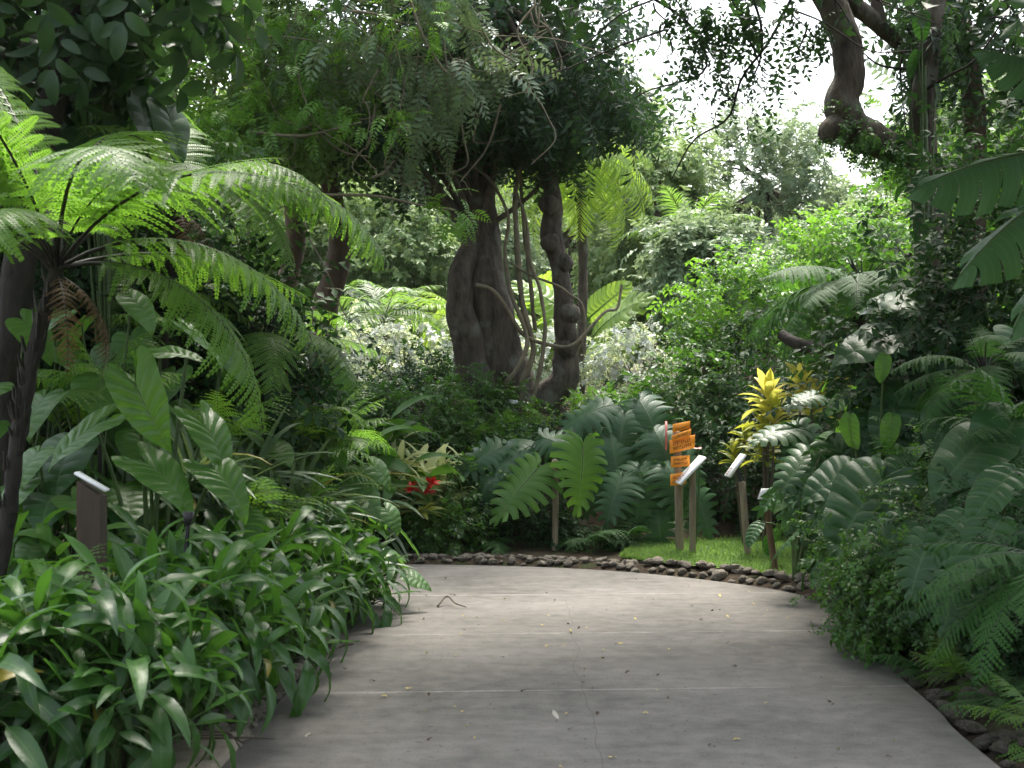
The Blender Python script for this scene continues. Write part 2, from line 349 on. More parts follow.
def bipinnate(npn=22, npl=15, droop=1.2, width=.34, stipe=.16, seed=0, pd=.35):
    """one tree fern frond, unit length along +y: rachis, pinnae and their lobes"""
    r2 = np.random.default_rng(seed); V, Q, UV, tt = [], [], [], []; o = 0
    for i in range(npn):
        f = i / (npn - 1); y0 = stipe + (1 - stipe) * f * .985
        ln = width * (np.sin(PI * min(1, (f * .86 + .14))) ** .75) * (1 - .2 * f) + .012
        for sd in (-1, 1):
            fw = .3 + .5 * f + r2.normal(0, .05); dz = -pd * r2.uniform(.3, 1.9)
            ln2 = ln * r2.uniform(.72, 1.1) * (.45 if r2.uniform() < .05 else 1); tn = .5 + r2.normal(0, .07)
            d = A(sd * math.cos(fw), math.sin(fw)); pr = A(-d[1], d[0])
            m = max(4, int(npl * ln2 / width))
            for j in range(m):
                g = (j + .4) / m; c = d * ln2 * g
                pl = ln2 * .12 * r2.uniform(.8, 1.15) * (1 - g) ** .55 + .004; pw = ln2 / m * .5
                for s2 in (-1, 1):
                    e = nrm(pr * s2 + d * .45)
                    b = c; tip = c + e * pl; q0 = c + e * pl * .45 + d * pw; q1 = c + e * pl * .45 - d * pw
                    z = lambda w: dz * ln2 * (np.hypot(*w) / max(ln2, .01)) ** 2 - .10 * abs(np.dot(w, pr))
                    for w in (b, q0, tip, q1): V.append((w[0], y0 + w[1], z(w)))
                    Q.append((o, o + 1, o + 2, o + 3) if s2 * sd < 0 else (o + 3, o + 2, o + 1, o)); o += 4
                    UV += [(.5, .5)] * 4; tt += [tn] * 4
            w = d * ln2   # pinna midrib
            a0, a1 = pr * .0022, -pr * .0022
            for (b, k) in ((A(0, 0), 1), (w * .5, .8), (w, .2)):
                for a in (a0, a1): V.append((b[0] + a[0] * k, y0 + b[1] + a[1] * k, dz * ln2 * (np.hypot(*b) / ln2) ** 2 + .002)); UV.append((.5, .5)); tt.append(tn)
            Q += [(o, o + 1, o + 3, o + 2), (o + 2, o + 3, o + 5, o + 4)]; o += 6
    t = T(V, Q, UV, 0, tt)
    rib = tube(np.stack([np.zeros(12), np.linspace(0, 1, 12), np.full(12, -.003)], 1), np.linspace(.0075, .0015, 12), 4, 1)
    t = cat([t, rib]); k = t.V[:, 1]
    t.V = bend(t.V, droop, 1.0)
    return t
def pinnate(n=26, ll=.28, lw=.03, droop=1.0, stipe=.15, fwd=.5, ldroop=.5, seed=0, nu=4, vee=.15, a=.35, b=.8, even=False, pr=.007):
    """feather frond: simple leaflets either side of a rachis, unit length along +y"""
    r2 = np.random.default_rng(seed); ts = []
    for i in range(n):
        f = i / (n - 1); y0 = stipe + (1 - stipe) * f
        l = ll * ((1 - .75 * f ** 2.2) * (0.55 + .45 * min(1, f * 4)) if not even else (1 - .85 * f))
        lf = leaf(1, lw / ll, nu, 2, a, b, .25, ldroop * r2.uniform(.6, 1.5))
        for sd in (-1, 1):
            an = fwd + .55 * f + r2.normal(0, .06)
            d = A(sd * math.cos(an), math.sin(an), vee + r2.normal(0, .05))
            R = frames(d[None], (0, 0, 1), .15)[0]
            q = xf(lf, R, (0, y0 + r2.normal(0, .004), 0), l * r2.uniform(.9, 1.08)); q.t[:] = .5 + r2.normal(0, .1); ts.append(q)
    ts.append(tube(np.stack([np.zeros(10), np.linspace(0, 1, 10), np.full(10, -.002)], 1), np.linspace(pr, pr * .2, 10), 4, 1))
    t = cat(ts); t.V = bend(t.V, droop, 1.0); return t
def sprig(nl=9, ll=.1, lw=.045, sl=.3, droop=.6, seed=0, nu=2, terminal=True, a=.7, b=.8, sr=.003):
    r2 = np.random.default_rng(seed); ts = []
    for i in range(nl):
        f = (i + 1) / nl; sd = 1 if i % 2 else -1
        lf = leaf(1, lw / ll, nu, 2, a, b, .3, r2.uniform(.1, .9))
        an = r2.uniform(.3, .9)
        d = A(sd * math.cos(an), math.sin(an), r2.uniform(-.5, .4))
        q = xf(lf, frames(d[None], (0, 0, 1), .4)[0], (0, sl * f, 0), ll * r2.uniform(.7, 1.15)); q.t[:] = .5 + r2.normal(0, .12); ts.append(q)
    if terminal: ts.append(xf(leaf(1, lw / ll, nu, 2, a, b, .3, .4), None, (0, sl, 0), ll))
    ts.append(tube(np.stack([np.zeros(4), np.linspace(0, sl, 4), np.zeros(4)], 1), np.linspace(sr, sr * .4, 4), 3, 1))
    t = cat(ts); t.V = bend(t.V, droop, sl); return t
def rosette(lf, n, e0=.1, e1=1.45, s0=.7, s1=1.1, tint=(.5, .2), rise=.0, roll=.25):
    az = np.arange(n) * 2.39996 + rng.normal(0, .2, n); f = np.arange(n) / max(1, n - 1)
    el = e0 + (e1 - e0) * f + rng.normal(0, .12, n)
    d = np.stack([np.cos(az) * np.cos(el), np.sin(az) * np.cos(el), np.sin(el)], -1)
    pos = np.stack([np.zeros(n), np.zeros(n), rise * f], -1)
    return scatter(lf, frames(d, (0, 0, 1), roll), pos, rng.uniform(s0, s1, n), np.where(rng.uniform(0, 1, n) < .009, 1.2, np.clip(rng.normal(tint[0], tint[1], n), 0, .8)))
def crown(c, r, ncl, per, sprs, size=1., spread=.22, shell=.55, grav=.3, tint=(.45, .2), flat=0., bottom=None, seed=None):
    """clumps of leafy sprigs through an ellipsoid"""
    c = np.asarray(c, float); r = np.asarray(r, float)
    d = nrm(rng.normal(0, 1, (ncl, 3))); rad = rng.uniform(shell ** 3, 1, (ncl, 1)) ** (1 / 3)
    cc = d * rad
    if bottom is not None: cc[:, 2] = np.maximum(cc[:, 2], bottom + rng.uniform(0, .2, ncl))
    ct = rng.normal(tint[0], tint[1], ncl)
    csz = rng.uniform(.6, 1.35, ncl)
    q = np.repeat(cc, per, 0) + rng.normal(0, 1, (ncl * per, 3)) * spread * np.repeat(csz, per)[:, None]
    pos = c + q * r
    out = nrm(q) * .7 + rng.normal(0, .55, q.shape); out[:, 2] -= grav
    t = scatter(sprs, frames(out, (0, 0, 1), .35), pos, size * rng.uniform(.7, 1.2, len(pos)), np.clip(np.repeat(ct, per) + rng.normal(0, .12, len(pos)), 0, .97))
    return t, c + cc * r

def weld(ts):
    """stems that spring from one root share their first ring, so a shrub's branches are one piece"""
    roots = {}
    for t in ts:
        n = 5 if len(t.V) % 5 == 0 and len(t.V) % 6 else 6
        r = t.V[:n]; k = tuple(np.round(r.mean(0), 1)) + (n,)
        if k in roots: t.V[:n] = roots[k]
        else: roots[k] = r.copy()
    t = cat(ts); u, i0, inv = np.unique(np.round(t.V, 5), axis=0, return_index=True, return_inverse=True)
    return T(t.V[i0], inv.reshape(-1)[t.Q], t.UV[i0], t.M, t.t[i0])
# ------------------------------------------------------------------ objects
def to_mesh(name, t, mats, smooth=True):
    me = bpy.data.meshes.new(name); nV, nQ = len(t.V), len(t.Q)
    me.vertices.add(nV); me.vertices.foreach_set('co', t.V.astype(np.float32).ravel())
    me.loops.add(nQ * 4); me.loops.foreach_set('vertex_index', t.Q.astype(np.int32).ravel())
    me.polygons.add(nQ); me.polygons.foreach_set('loop_start', np.arange(0, nQ * 4, 4, dtype=np.int32))

    me.polygons.foreach_set('material_index', t.M.astype(np.int32))
    me.polygons.foreach_set('use_smooth', np.full(nQ, smooth))
    uv = me.uv_layers.new(name='UVMap'); uv.data.foreach_set('uv', t.UV[t.Q.ravel()].astype(np.float32).ravel())
    at = me.attributes.new('tint', 'FLOAT', 'POINT'); at.data.foreach_set('value', t.t.astype(np.float32))
    for m in mats: me.materials.append(m)
    me.update(calc_edges=True)
    return me
def sub(t, mi):
    q = t.Q[t.M == mi]; u, inv = np.unique(q, return_inverse=True)
    return T(t.V[u], inv.reshape(-1, 4), t.UV[u], 0, t.t[u])
def tag(o, label=None, cat_=None, group=None, kind=None):
    if label: o['label'] = label
    if cat_: o['category'] = cat_
    if group: o['group'] = group
    if kind: o['kind'] = kind
    return o
def link(name, me, parent=None, loc=(0, 0, 0), rot=None, scale=1.0):
    o = bpy.data.objects.new(name, me); COL.objects.link(o); o.parent = parent; o.location = loc
    if rot is not None: o.rotation_euler = rot
    o.scale = (scale,) * 3 if isinstance(scale, (int, float)) else scale
    return o
def thing(name, label, cat_, loc, group=None, rz=0., scale=1., tilt=(0, 0)):
    o = link(name, None, None, tuple(loc), (tilt[0], tilt[1], rz), scale); o.empty_display_size = .2
    return tag(o, label, cat_, group)
def part(name, t, m, parent, smooth=True): return link(name, to_mesh(name, t, m if isinstance(m, list) else [m], smooth), parent)
def kind(t, mats, names):
    """a plant kind: one mesh per part, kept to be shared by its copies"""
    return [(nm, to_mesh(nm, sub(t, i), [mats[i]])) for i, nm in enumerate(names) if (t.M == i).any()]
def place(kd, name, label, cat_, loc, rz=0., scale=1., group=None, tilt=(0, 0)):
    o = thing(name, label, cat_, loc, group, rz, scale, tilt)
    for nm, me in kd: link(nm, me, o)
    return o
def R2M(R, p, s):
    m = Matrix.Identity(4)
    for i in range(3):
        for j in range(3): m[i][j] = R[i][j] * s
        m[i][3] = p[i]
    return m
def blade(parent, name, kd, pos, d, n, s, stalk=None, roll=0):
    """one leaf (and its midrib) of a large-leaved plant, a part of its own; coordinates are relative to the plant"""
    d = nrm(A(*d)); R = frames(d[None], n, roll)[0]
    o = link(name, kd[0][1], parent); o.matrix_local = R2M(R, pos, s)
    for nm, me in kd[1:]:
        link(nm, me, o)
    return o

# ------------------------------------------------------------------ world, sun, camera
SUN_EL, SUN_AZ = math.radians(66), math.radians(6)      # azimuth measured from +Y towards +X
W = bpy.data.worlds.new('World'); S.world = W; W.use_nodes = True
nt = W.node_tree; nt.nodes.clear()
sky = nt.nodes.new('ShaderNodeTexSky'); sky.sky_type = 'NISHITA'; sky.sun_disc = False
sky.sun_elevation = SUN_EL; sky.sun_rotation = SUN_AZ; sky.air_density = 1.4; sky.dust_density = 5.0; sky.ozone_density = 1.0
bg = nt.nodes.new('ShaderNodeBackground'); bg.inputs[1].default_value = .15
hs = nt.nodes.new('ShaderNodeHueSaturation'); hs.inputs['Saturation'].default_value = .5; nt.links.new(sky.outputs[0], hs.inputs['Color'])
wo = nt.nodes.new('ShaderNodeOutputWorld'); nt.links.new(hs.outputs[0], bg.inputs[0]); nt.links.new(bg.outputs[0], wo.inputs[0])
sl = bpy.data.lights.new('sun', 'SUN'); sl.energy = 2.6; sl.angle = math.radians(24); sl.color = (1, .94, .84)
so = bpy.data.objects.new('sun', sl); COL.objects.link(so)
sd = Vector((math.sin(SUN_AZ) * math.cos(SUN_EL), math.cos(SUN_AZ) * math.cos(SUN_EL), math.sin(SUN_EL)))
so.rotation_euler = sd.to_track_quat('Z', 'Y').to_euler(); so.location = (0, 20, 30)
cam = bpy.data.cameras.new('camera'); co = bpy.data.objects.new('camera', cam); COL.objects.link(co)
co.location = (0, 0, CH); co.rotation_euler = (PI / 2, 0, 0); cam.sensor_width = 36; cam.lens = FPX / 1024 * 36
cam.shift_y = (HY - 384) / 1024; cam.clip_end = 2000; cam.clip_start = .05
cam.dof.use_dof = True; cam.dof.focus_distance = 13.5; cam.dof.aperture_fstop = 5.6
S.camera = co
S.view_settings.view_transform = 'Standard'; S.view_settings.look = 'None'; S.view_settings.exposure = 1.8; S.view_settings.gamma = 1
S.render.engine = 'CYCLES'; cy = S.cycles
cy.max_bounces = 6; cy.diffuse_bounces = 3; cy.glossy_bounces = 2; cy.transmission_bounces = 3; cy.transparent_max_bounces = 4
cy.use_denoising = True; cy.sample_clamp_indirect = 6

# ------------------------------------------------------------------ the moist air of the garden
hm, hnt, hnd, hlk = mat('moist_air'); hv = N(hnt, 'ShaderNodeVolumePrincipled'); hv.inputs['Color'].default_value = (.93, .96, 1, 1); hv.inputs['Density'].default_value = HAZE; hv.inputs['Anisotropy'].default_value = .2
ho = N(hnt, 'ShaderNodeOutputMaterial'); hlk.new(hv.outputs[0], ho.inputs['Volume'])
if HAZE > 0:
    bpy.ops.mesh.primitive_cube_add(size=1, location=(0, 60, 7.6)); hz = bpy.context.object; hz.name = 'haze'; hz.scale = (230, 190, 19); hz.data.materials.append(hm)
    tag(hz, 'thin moist air that softens the far trees of the garden', 'haze', kind='stuff'); cy.volume_bounces = 0; cy.volume_step_rate = 4

# ------------------------------------------------------------------ ground, path, lawn
def axis(lo, hi, f0, f1, step):
    a = list(np.arange(f0, f1 + 1e-6, step)); x, s = f1, step
    while x < hi: s *= 1.35; x += s; a.append(min(x, hi))
    x, s = f0, step; b = []
    while x > lo: s *= 1.35; x -= s; b.append(max(x, lo))
    return np.array(b[::-1] + a)
gx, gy = axis(-110, 110, -7, 7, .12), axis(-30, 150, 1, 20, .14)
GX, GY = np.meshgrid(gx, gy, indexing='ij'); GZ = H(GX, GY)
g = T(np.stack([GX, GY, GZ], -1).reshape(-1, 3), gridq(len(gx) - 1, len(gy) - 1)[:, ::-1])
tag(link('ground', to_mesh('ground', g, [M['soil']])), kind='structure')
def ribbon(a, b, n, z):
    pa, pb = cr(a, n), cr(b, n); m = 8; f = np.linspace(0, 1, m + 1)[None, :, None]
    V = pa[:, None, :] * (1 - f) + pb[:, None, :] * f
    V = np.concatenate([V, np.full(V.shape[:2] + (1,), z)], -1)
    return V, gridq(n - 1, m)
pv, pq = ribbon(PL, PR, 90, 0.0)
top = T(pv.reshape(-1, 3), pq)
def skirt(line, z0, z1, flip):
    n = len(line); V = np.concatenate([np.c_[line[:, :2], np.full(n, z0)], np.c_[line[:, :2], np.full(n, z1)]])
    i = np.arange(n - 1); Q = np.stack([i, i + 1, n + i + 1, n + i], -1)
    return T(V, Q[:, ::-1] if flip else Q)
pth = cat([T(top.V, top.Q[:, ::-1]), skirt(pv[:, 0], 0, -.12, True), skirt(pv[:, -1], 0, -.12, False)])
tag(link('path', to_mesh('path', pth, [M['concrete']], False)), kind='structure')
# lawn: a sheet lying on the soil between the path's stone edging and the shrubs
LA = [(1.0, 12.72), (1.1, 12.62), (1.35, 12.35), (2.0, 11.75), (2.5, 11.2), (3.1, 10.9), (4.6, 10.9)]
LB = [(1.02, 12.85), (1.15, 13.5), (1.4, 14.1), (2.0, 14.5), (2.7, 14.6), (3.5, 14.5), (4.8, 14.2)]
def LH(x, y): return H(x, y) + .03
lv, lq = ribbon(LA, LB, 40, 0.0)
lv[:, :, 2] = LH(lv[:, :, 0], lv[:, :, 1])
tag(link('lawn', to_mesh('lawn', T(lv.reshape(-1, 3), lq[:, ::-1]), [M['lawn']])), kind='structure')
n = 22000
ia, f = rng.uniform(0, 39, n), rng.uniform(0, 1, n)
i0 = ia.astype(int); fr = (ia - i0)[:, None]
pa = cr(LA, 40); pb = cr(LB, 40)
xy = (pa[i0] * (1 - fr) + pa[i0 + 1] * fr) * (1 - f[:, None]) + (pb[i0] * (1 - fr) + pb[i0 + 1] * fr) * f[:, None]
gp = np.c_[xy, LH(xy[:, 0], xy[:, 1]) - .003]
gd = np.c_[rng.normal(0, .45, (n, 2)), np.ones(n)]
gl = [leaf(1, .13, 2, 1, .1, .7, 0, .5), leaf(1, .1, 2, 1, .1, .7, 0, 1.1)]
gt = scatter(gl, frames(gd, rng.normal(0, 1, (n, 3))), gp, rng.uniform(.025, .065, n), np.clip(rng.normal(.5, .25, n), 0, .97))
tag(link('grass', to_mesh('grass', gt, [M['grass']])), 'short bright green grass of the lawn around the sign posts', 'grass', kind='stuff')

def base(px, Y, dz=0.): 
    x = (px - 512) / FPX * Y; return A(x, Y, G(x, Y) + dz)

# ------------------------------------------------------------------ plant kinds (meshes shared by copies)
SPR_S = [sprig(9, .055, .028, .17, .5, i, 2) for i in range(3)]            # small shrub leaves
SPR_M = [sprig(9, .085, .042, .26, .6, 10 + i, 2) for i in range(3)]       # medium
SPR_C = [sprig(9, .13, .06, .38, .7, 20 + i, 2) for i in range(3)]         # canopy
SPR_N = [sprig(11, .12, .03, .34, .9, 30 + i, 2, a=.5, b=.7) for i in range(3)]   # narrow, hanging
SPR_B = [sprig(8, .2, .085, .5, .9, 60 + i, 5) for i in range(3)]           # big drooping leaves
SPR_F = [sprig(9, .15, .075, .42, .6, 40 + i, 1) for i in range(3)]        # far trees
SPR_P = [pinnate(8, .3, .1, .9, .2, .35, .5, 50 + i, 2, a=.6, b=.8) for i in range(3)]   # compound leaves, unit length

LL = [leaf(.38, .085, 6, 2, .75, .95, .34, 1.0, .16, .05), leaf(.43, .08, 6, 2, .75, 1.0, .36, 1.5, .18, .07), leaf(.34, .09, 6, 2, .75, .9, .3, .5, .14, .05), leaf(.46, .085, 6, 2, .8, 1.0, .36, 2.0, .2, .08), leaf(.3, .07, 6, 2, .7, .9, .4, .2, .14, .1)]
def clump(lts, shoots, per, Rr, Hh, s0=.75, s1=1.1, lean=.6, tint=(.45, .2), e0=-.1, e1=1.3, stemr=.011):
    ts = []
    for i in range(shoots):
        az = i * 2.39996 + rng.normal(0, .3); r = Rr * math.sqrt((i + .5) / shoots)
        h = Hh * (1 - .62 * (r / Rr) ** 2) * rng.uniform(.8, 1.1)
        top_ = A(math.cos(az) * r, math.sin(az) * r, h); b = A(math.cos(az) * r * .45, math.sin(az) * r * .45, -.05)
        ax = nrm(A(math.cos(az) * lean * r / Rr, math.sin(az) * lean * r / Rr, 1)); x = nrm(np.cross(A(0, 1, .01), ax)); y = np.cross(ax, x)
        rs = rosette(lts, per, e0, e1, s0, s1, (np.clip(rng.normal(tint[0], .14), 0, 1), tint[1]), .06)
        ts.append(xf(rs, np.stack([x, y, ax], 1), top_))
        ts.append(tube(cr([b, (b + top_) / 2 + A(0, 0, .05), top_], 6), np.linspace(stemr * 1.2, stemr, 6), 4, 1))
    return cat(ts)
PARTS = ['foliage', 'stems']
K_lance = [kind(clump(LL, 28, 11, .38, .54, .45, .9), [M['lance'], M['stem']], PARTS) for _ in range(3)]
K_lbright = [kind(clump(LL, 18, 9, .34, .52, .5, .85, tint=(.55, .2)), [M['lance_bright'], M['stem']], PARTS) for _ in range(2)]
LW = [leaf(.5, .15, 7, 2, .8, .8, .25, .9, .3, .04), leaf(.55, .16, 7, 2, .8, .8, .25, 1.3, .3, .04)]
K_ginger = [kind(clump(LW, 11, 7, .36, .6, .5, .85, tint=(.55, .15)), [M['lance_bright'], M['stem']], PARTS) for _ in range(2)]
LS = [leaf(.7, .05, 7, 2, .3, .7, .35, .8), leaf(.75, .055, 7, 2, .3, .7, .35, 1.5), leaf(.6, .05, 7, 2, .3, .7, .3, .3)]
K_sword = [kind(clump(LS, 4, 26, .25, .35, tint=(.5, .2), lean=.5), [M['greyleaf'], M['stem']], PARTS), kind(clump(LS, 3, 34, .2, .6, tint=(.3, .15), lean=.4), [M['heart_dark'], M['stem']], PARTS)]
LD = [leaf(.36, .07, 6, 2, .5, .8, .3, .8), leaf(.4, .08, 6, 2, .5, .8, .3, 1.2)]
K_cream = kind(clump(LD, 7, 15, .3, .5, tint=(.5, .25)), [M['variegated'], M['stem']], PARTS)
LC = [leaf(.25, .075, 5, 2, .6, .8, .3, .6), leaf(.27, .08, 5, 2, .6, .8, .3, 1.0)]
def fern_plant(fr, n, e0, e1, s0, s1, tint=.5):
    return rosette(fr, n, e0, e1, s0, s1, (tint, .12), .03, .12)
F_bi = [bipinnate(30, 19, d, .25, .16, i) for i, d in enumerate((.9, 1.3, 1.8))]
F_sm = [pinnate(32, .17, .03, d, .12, .15, .25, i, 2, .1, .3, .8, True, .004) for i, d in enumerate((1.2, 1.8))]
F_bis = [bipinnate(15, 10, d, .36, .2, 7 + i) for i, d in enumerate((.8, 1.2))]
K_fern = [kind(fern_plant(F_bis, 13, .1, 1.2, .45, .75), [M['fern'], M['stem']], ['fronds', 'stalks']) for _ in range(2)]
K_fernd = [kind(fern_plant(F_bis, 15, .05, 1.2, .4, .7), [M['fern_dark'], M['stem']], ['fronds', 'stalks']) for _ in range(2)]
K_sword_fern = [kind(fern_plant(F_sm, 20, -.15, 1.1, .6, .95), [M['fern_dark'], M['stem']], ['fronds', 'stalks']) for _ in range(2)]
K_frond = [kind(t, [M['fern'], M['stem_dark']], ['leaflets', 'rachis']) for t in F_bi]
K_dead = [kind(bipinnate(20, 9, 1.5, .16, .1, 99), [M['dead_fern'], M['stem_dark']], ['leaflets', 'rachis'])]
K_frondn = [kind(t, [M['fern_dark'], M['stem_dark']], ['leaflets', 'rachis']) for t in (bipinnate(28, 11, .8, .17, .08, 91), bipinnate(28, 11, 1.2, .19, .08, 92))]
K_frondd = [kind(t, [M['fern_dark'], M['stem_dark']], ['leaflets', 'rachis']) for t in F_bi]
def hk(m, *a, **k): return kind(heart(*a, **k), [m, M['stem']], ['blade', 'midrib'])
K_heart = [hk(M['heart'], HEART, 8, relief=.015, fold=.1, droop=d, wave=.012) for d in (.4, .9)]
K_hdark = [hk(M['heart_dark'], HEART, 7, relief=.014, fold=.12, droop=d, wave=.03) for d in (.5, 1.0)]
K_ribbed = [hk(M['heart_dark'], HEART, 9, relief=.03, fold=.16, droop=d, wave=.03) for d in (.5, .8)]
K_arrow = [hk(M['heart'], ARROW, 9, relief=.02, fold=.14, droop=d, wave=.02) for d in (.5, 1.0)]
K_mon = [hk(M['monstera'], HEART, 11, gap=.68, t0=.26, relief=.004, fold=-.05, wave=.05, droop=d, sub=3, nt=7, wscale=1.0, seed=i) for i, d in enumerate((.8, 1.2, 1.6))]
K_monb = [hk(M['monstera_bright'], HEART, 12, gap=.5, t0=.36, relief=.004, fold=.0, droop=d, wave=.03, sub=3, nt=7, wscale=.95) for d in (.3, .5)]
K_mond = [hk(M['heart_dark'], HEART, 9, gap=.5, t0=.4, relief=.01, fold=.12, droop=d, sub=3, nt=7) for d in (.5, 1.0)]
K_oval = [hk(M['heart_dark'], OVAL, 9, relief=.02, fold=.18, droop=d, wave=.015, wscale=.75) for d in (.6, 1.1)]
K_ovalb = [hk(M['lance_bright'], OVAL, 9, relief=.012, fold=.15, droop=d, wave=.015, wscale=.7) for d in (.5, 1.0)]
K_ban = [hk(M['banana'], OVAL, 8, gap=.2, t0=.04, relief=.006, fold=-1.0, wave=.03, droop=d, wscale=.62, sub=4, nt=6, seed=i) for i, d in enumerate((.5, .9))]
def leafy(name, label, cat_, loc, kds, n, h, reach, size, group=None, seed=0, az=None, stem=None, facing=.35, down=.7, hmin=.3, stalkm='stem'):
    """a plant of n large leaves, each on its own stalk; azimuths can be limited to a sector (centre, half width)"""
    r2 = np.random.default_rng(seed); o = thing(name, label, cat_, loc, group); st = []
    for i in range(n):
        a = i * 2.39996 + r2.normal(0, .3)
        if az: a = az[0] + az[1] * math.sin(a * 1.7 + i)
        f = (i + .5) / n; hh = h * (hmin + (1 - hmin) * f) * r2.uniform(.88, 1.08); rr = reach * (1.08 - .75 * f) * r2.uniform(.75, 1.15)
        rad = A(math.cos(a), math.sin(a), 0); p = rad * rr + A(0, 0, hh)
        d = rad * r2.uniform(.5, 1.1) + A(r2.normal(0, .25), r2.normal(0, .25), -down * r2.uniform(.4, 1.3))
        nn = A(0, 0, 1) * .9 + rad * .6 + A(0, -facing, 0) + r2.normal(0, .15, 3)
        blade(o, 'leaf', kds[i % len(kds)], p, d, nn, size * r2.uniform(.7, 1.15))
        b = A(0, 0, hh * .35 if stem else 0) + rad * .03
        st.append(tube(cr([b, b * .4 + p * .6 + A(0, 0, .12 * h), p], 8), np.linspace(.012, .006, 8) * max(1, size * 1.3), 5))
    if stem: st.append(tube(cr([A(0, 0, -.1), A(.03, 0, h * .4), A(0, .02, h * .9)], 8), np.linspace(stem, stem * .6, 8), 7, lump=.08))
    part('stalks', cat(st), M[stalkm], o)
    return o
def tree_fern(name, label, crownp, basep, n, size, kds, e0=.0, e1=1.0, seed=0, rad=.075, extra=(), dead=0):
    r2 = np.random.default_rng(seed); bp = A(*basep); c = A(*crownp) - bp
    o = thing(name, label, 'tree fern', bp)
    pts = cr([A(0, 0, -.15), c * .35 + A(.03, 0, -.02), c * .7 + A(-.02, 0, 0), c], 26)
    part('trunk', tube(pts, np.linspace(rad * 1.25, rad, 26) * (1 + .12 * np.sin(np.arange(26) * 2.7)), 10, lump=.16, seed=seed), M['bark_dark'], o)
    dirs = [(i * 2.39996 + r2.normal(0, .25), e0 + (e1 - e0) * ((i + .5) / n) + r2.normal(0, .1), 1.) for i in range(n)] + list(extra)
    for i, q in enumerate(dirs):
        a, e, k = q[:3]; kd = kds[q[3]] if len(q) > 3 else kds[i % len(kds)]
        d = A(math.cos(a) * math.cos(e), math.sin(a) * math.cos(e), math.sin(e))
        blade(o, 'frond', kd, c + d * .03, d, A(0, 0, 1) + r2.normal(0, .08, 3), size * k * r2.uniform(.85, 1.12))
    # dead stubs and new croziers at the heart of the crown
    st = []
    for i in range(9):
        a = r2.uniform(0, 6.28); d = A(math.cos(a), math.sin(a), r2.uniform(.3, 2)); d = nrm(d)
        st.append(tube(np.array([c - A(0, 0, .04), c + d * .1, c + d * r2.uniform(.15, .32) + A(0, 0, .02)]), [.012, .009, .004], 5))
    for i in range(70):      # old leaf bases clothe the trunk
        q = pts[int(r2.uniform(4, 25))]; a = r2.uniform(0, 6.28); d = A(math.cos(a), math.sin(a), 0)
        st.append(tube(np.array([q + d * rad * .8, q + d * rad * 1.25 + A(0, 0, .03), q + d * rad * r2.uniform(1.3, 1.8) + A(0, 0, r2.uniform(.06, .12))]), [.012, .01, .004], 4))
    part('stubs', cat(st), M['stem_dark'], o)
    for i in range(dead):
        a = r2.uniform(-1.2, .6); dd = blade(o, 'dead_frond', K_dead[0], c + A(0, 0, -.03), A(math.cos(a) * .6, math.sin(a) * .6, -.25), A(0, 0, 1), size * .5); dd['label'] = 'dry brown hanging frond'
    return o
def shrub(name, label, loc, r, ncl, per, spr, m, size=1., cz=None, tint=(.45, .2), group=None, spread=.2, stemm='twig', nst=7, bottom=None, cat_='shrub', extra=None, shell=.55, grav=.15):
    o = thing(name, label, cat_, loc, group); c = A(0, 0, cz if cz is not None else r[2] * .85)
    t, cc = crown(c, r, ncl, per, spr, size, spread, shell, grav, tint, bottom=bottom)
    fo = sub(t, 0); part('foliage', fo, M[m], o)
    tw = [sub(t, 1)] if (t.M == 1).any() else []; st = []
    for k in range(min(nst, ncl)):
        e = cc[k]; st.append(tube(cr([A(0, 0, -.1), e * .45 + A(0, 0, .05), e], 8), np.linspace(.03, .006, 8) * r[2], 5, lump=.08))
    part('branches', cat([weld(st)] + tw), M[stemm], o)
    if extra:
        me, n, mm = extra; d = nrm(rng.normal(0, 1, (n, 3))); d[:, 1] = -np.abs(d[:, 1]) ; d[:, 2] = np.abs(d[:, 2]) * 1.2 - .25
        p = c + nrm(d) * np.asarray(r) * rng.uniform(.85, 1.15, (n, 1))
        part('flowers', scatter(me, frames(nrm(rng.normal(0, 1, (n, 3)) + A(0, -.4, .8)), rng.normal(0, 1, (n, 3))), p, rng.uniform(.7, 1.3, n), .5), M[mm], o)
    return o
PET = rosette([leaf(1, .5, 3, 2, .7, .5, .15, .6)], 6, .2, .5, .9, 1.1)
FLW = [xf(PET, None, s=.05), xf(PET, None, s=.06)]
def limbs(paths, sides=10, lump=.1, mi=0, seed=0):
    return cat([tube(cr(p, max(8, len(p) * 6)), np.interp(np.linspace(0, 1, max(8, len(p) * 6)), np.linspace(0, 1, len(r)), r), sides, mi, lump, seed + i) for i, (p, r) in enumerate(paths)])
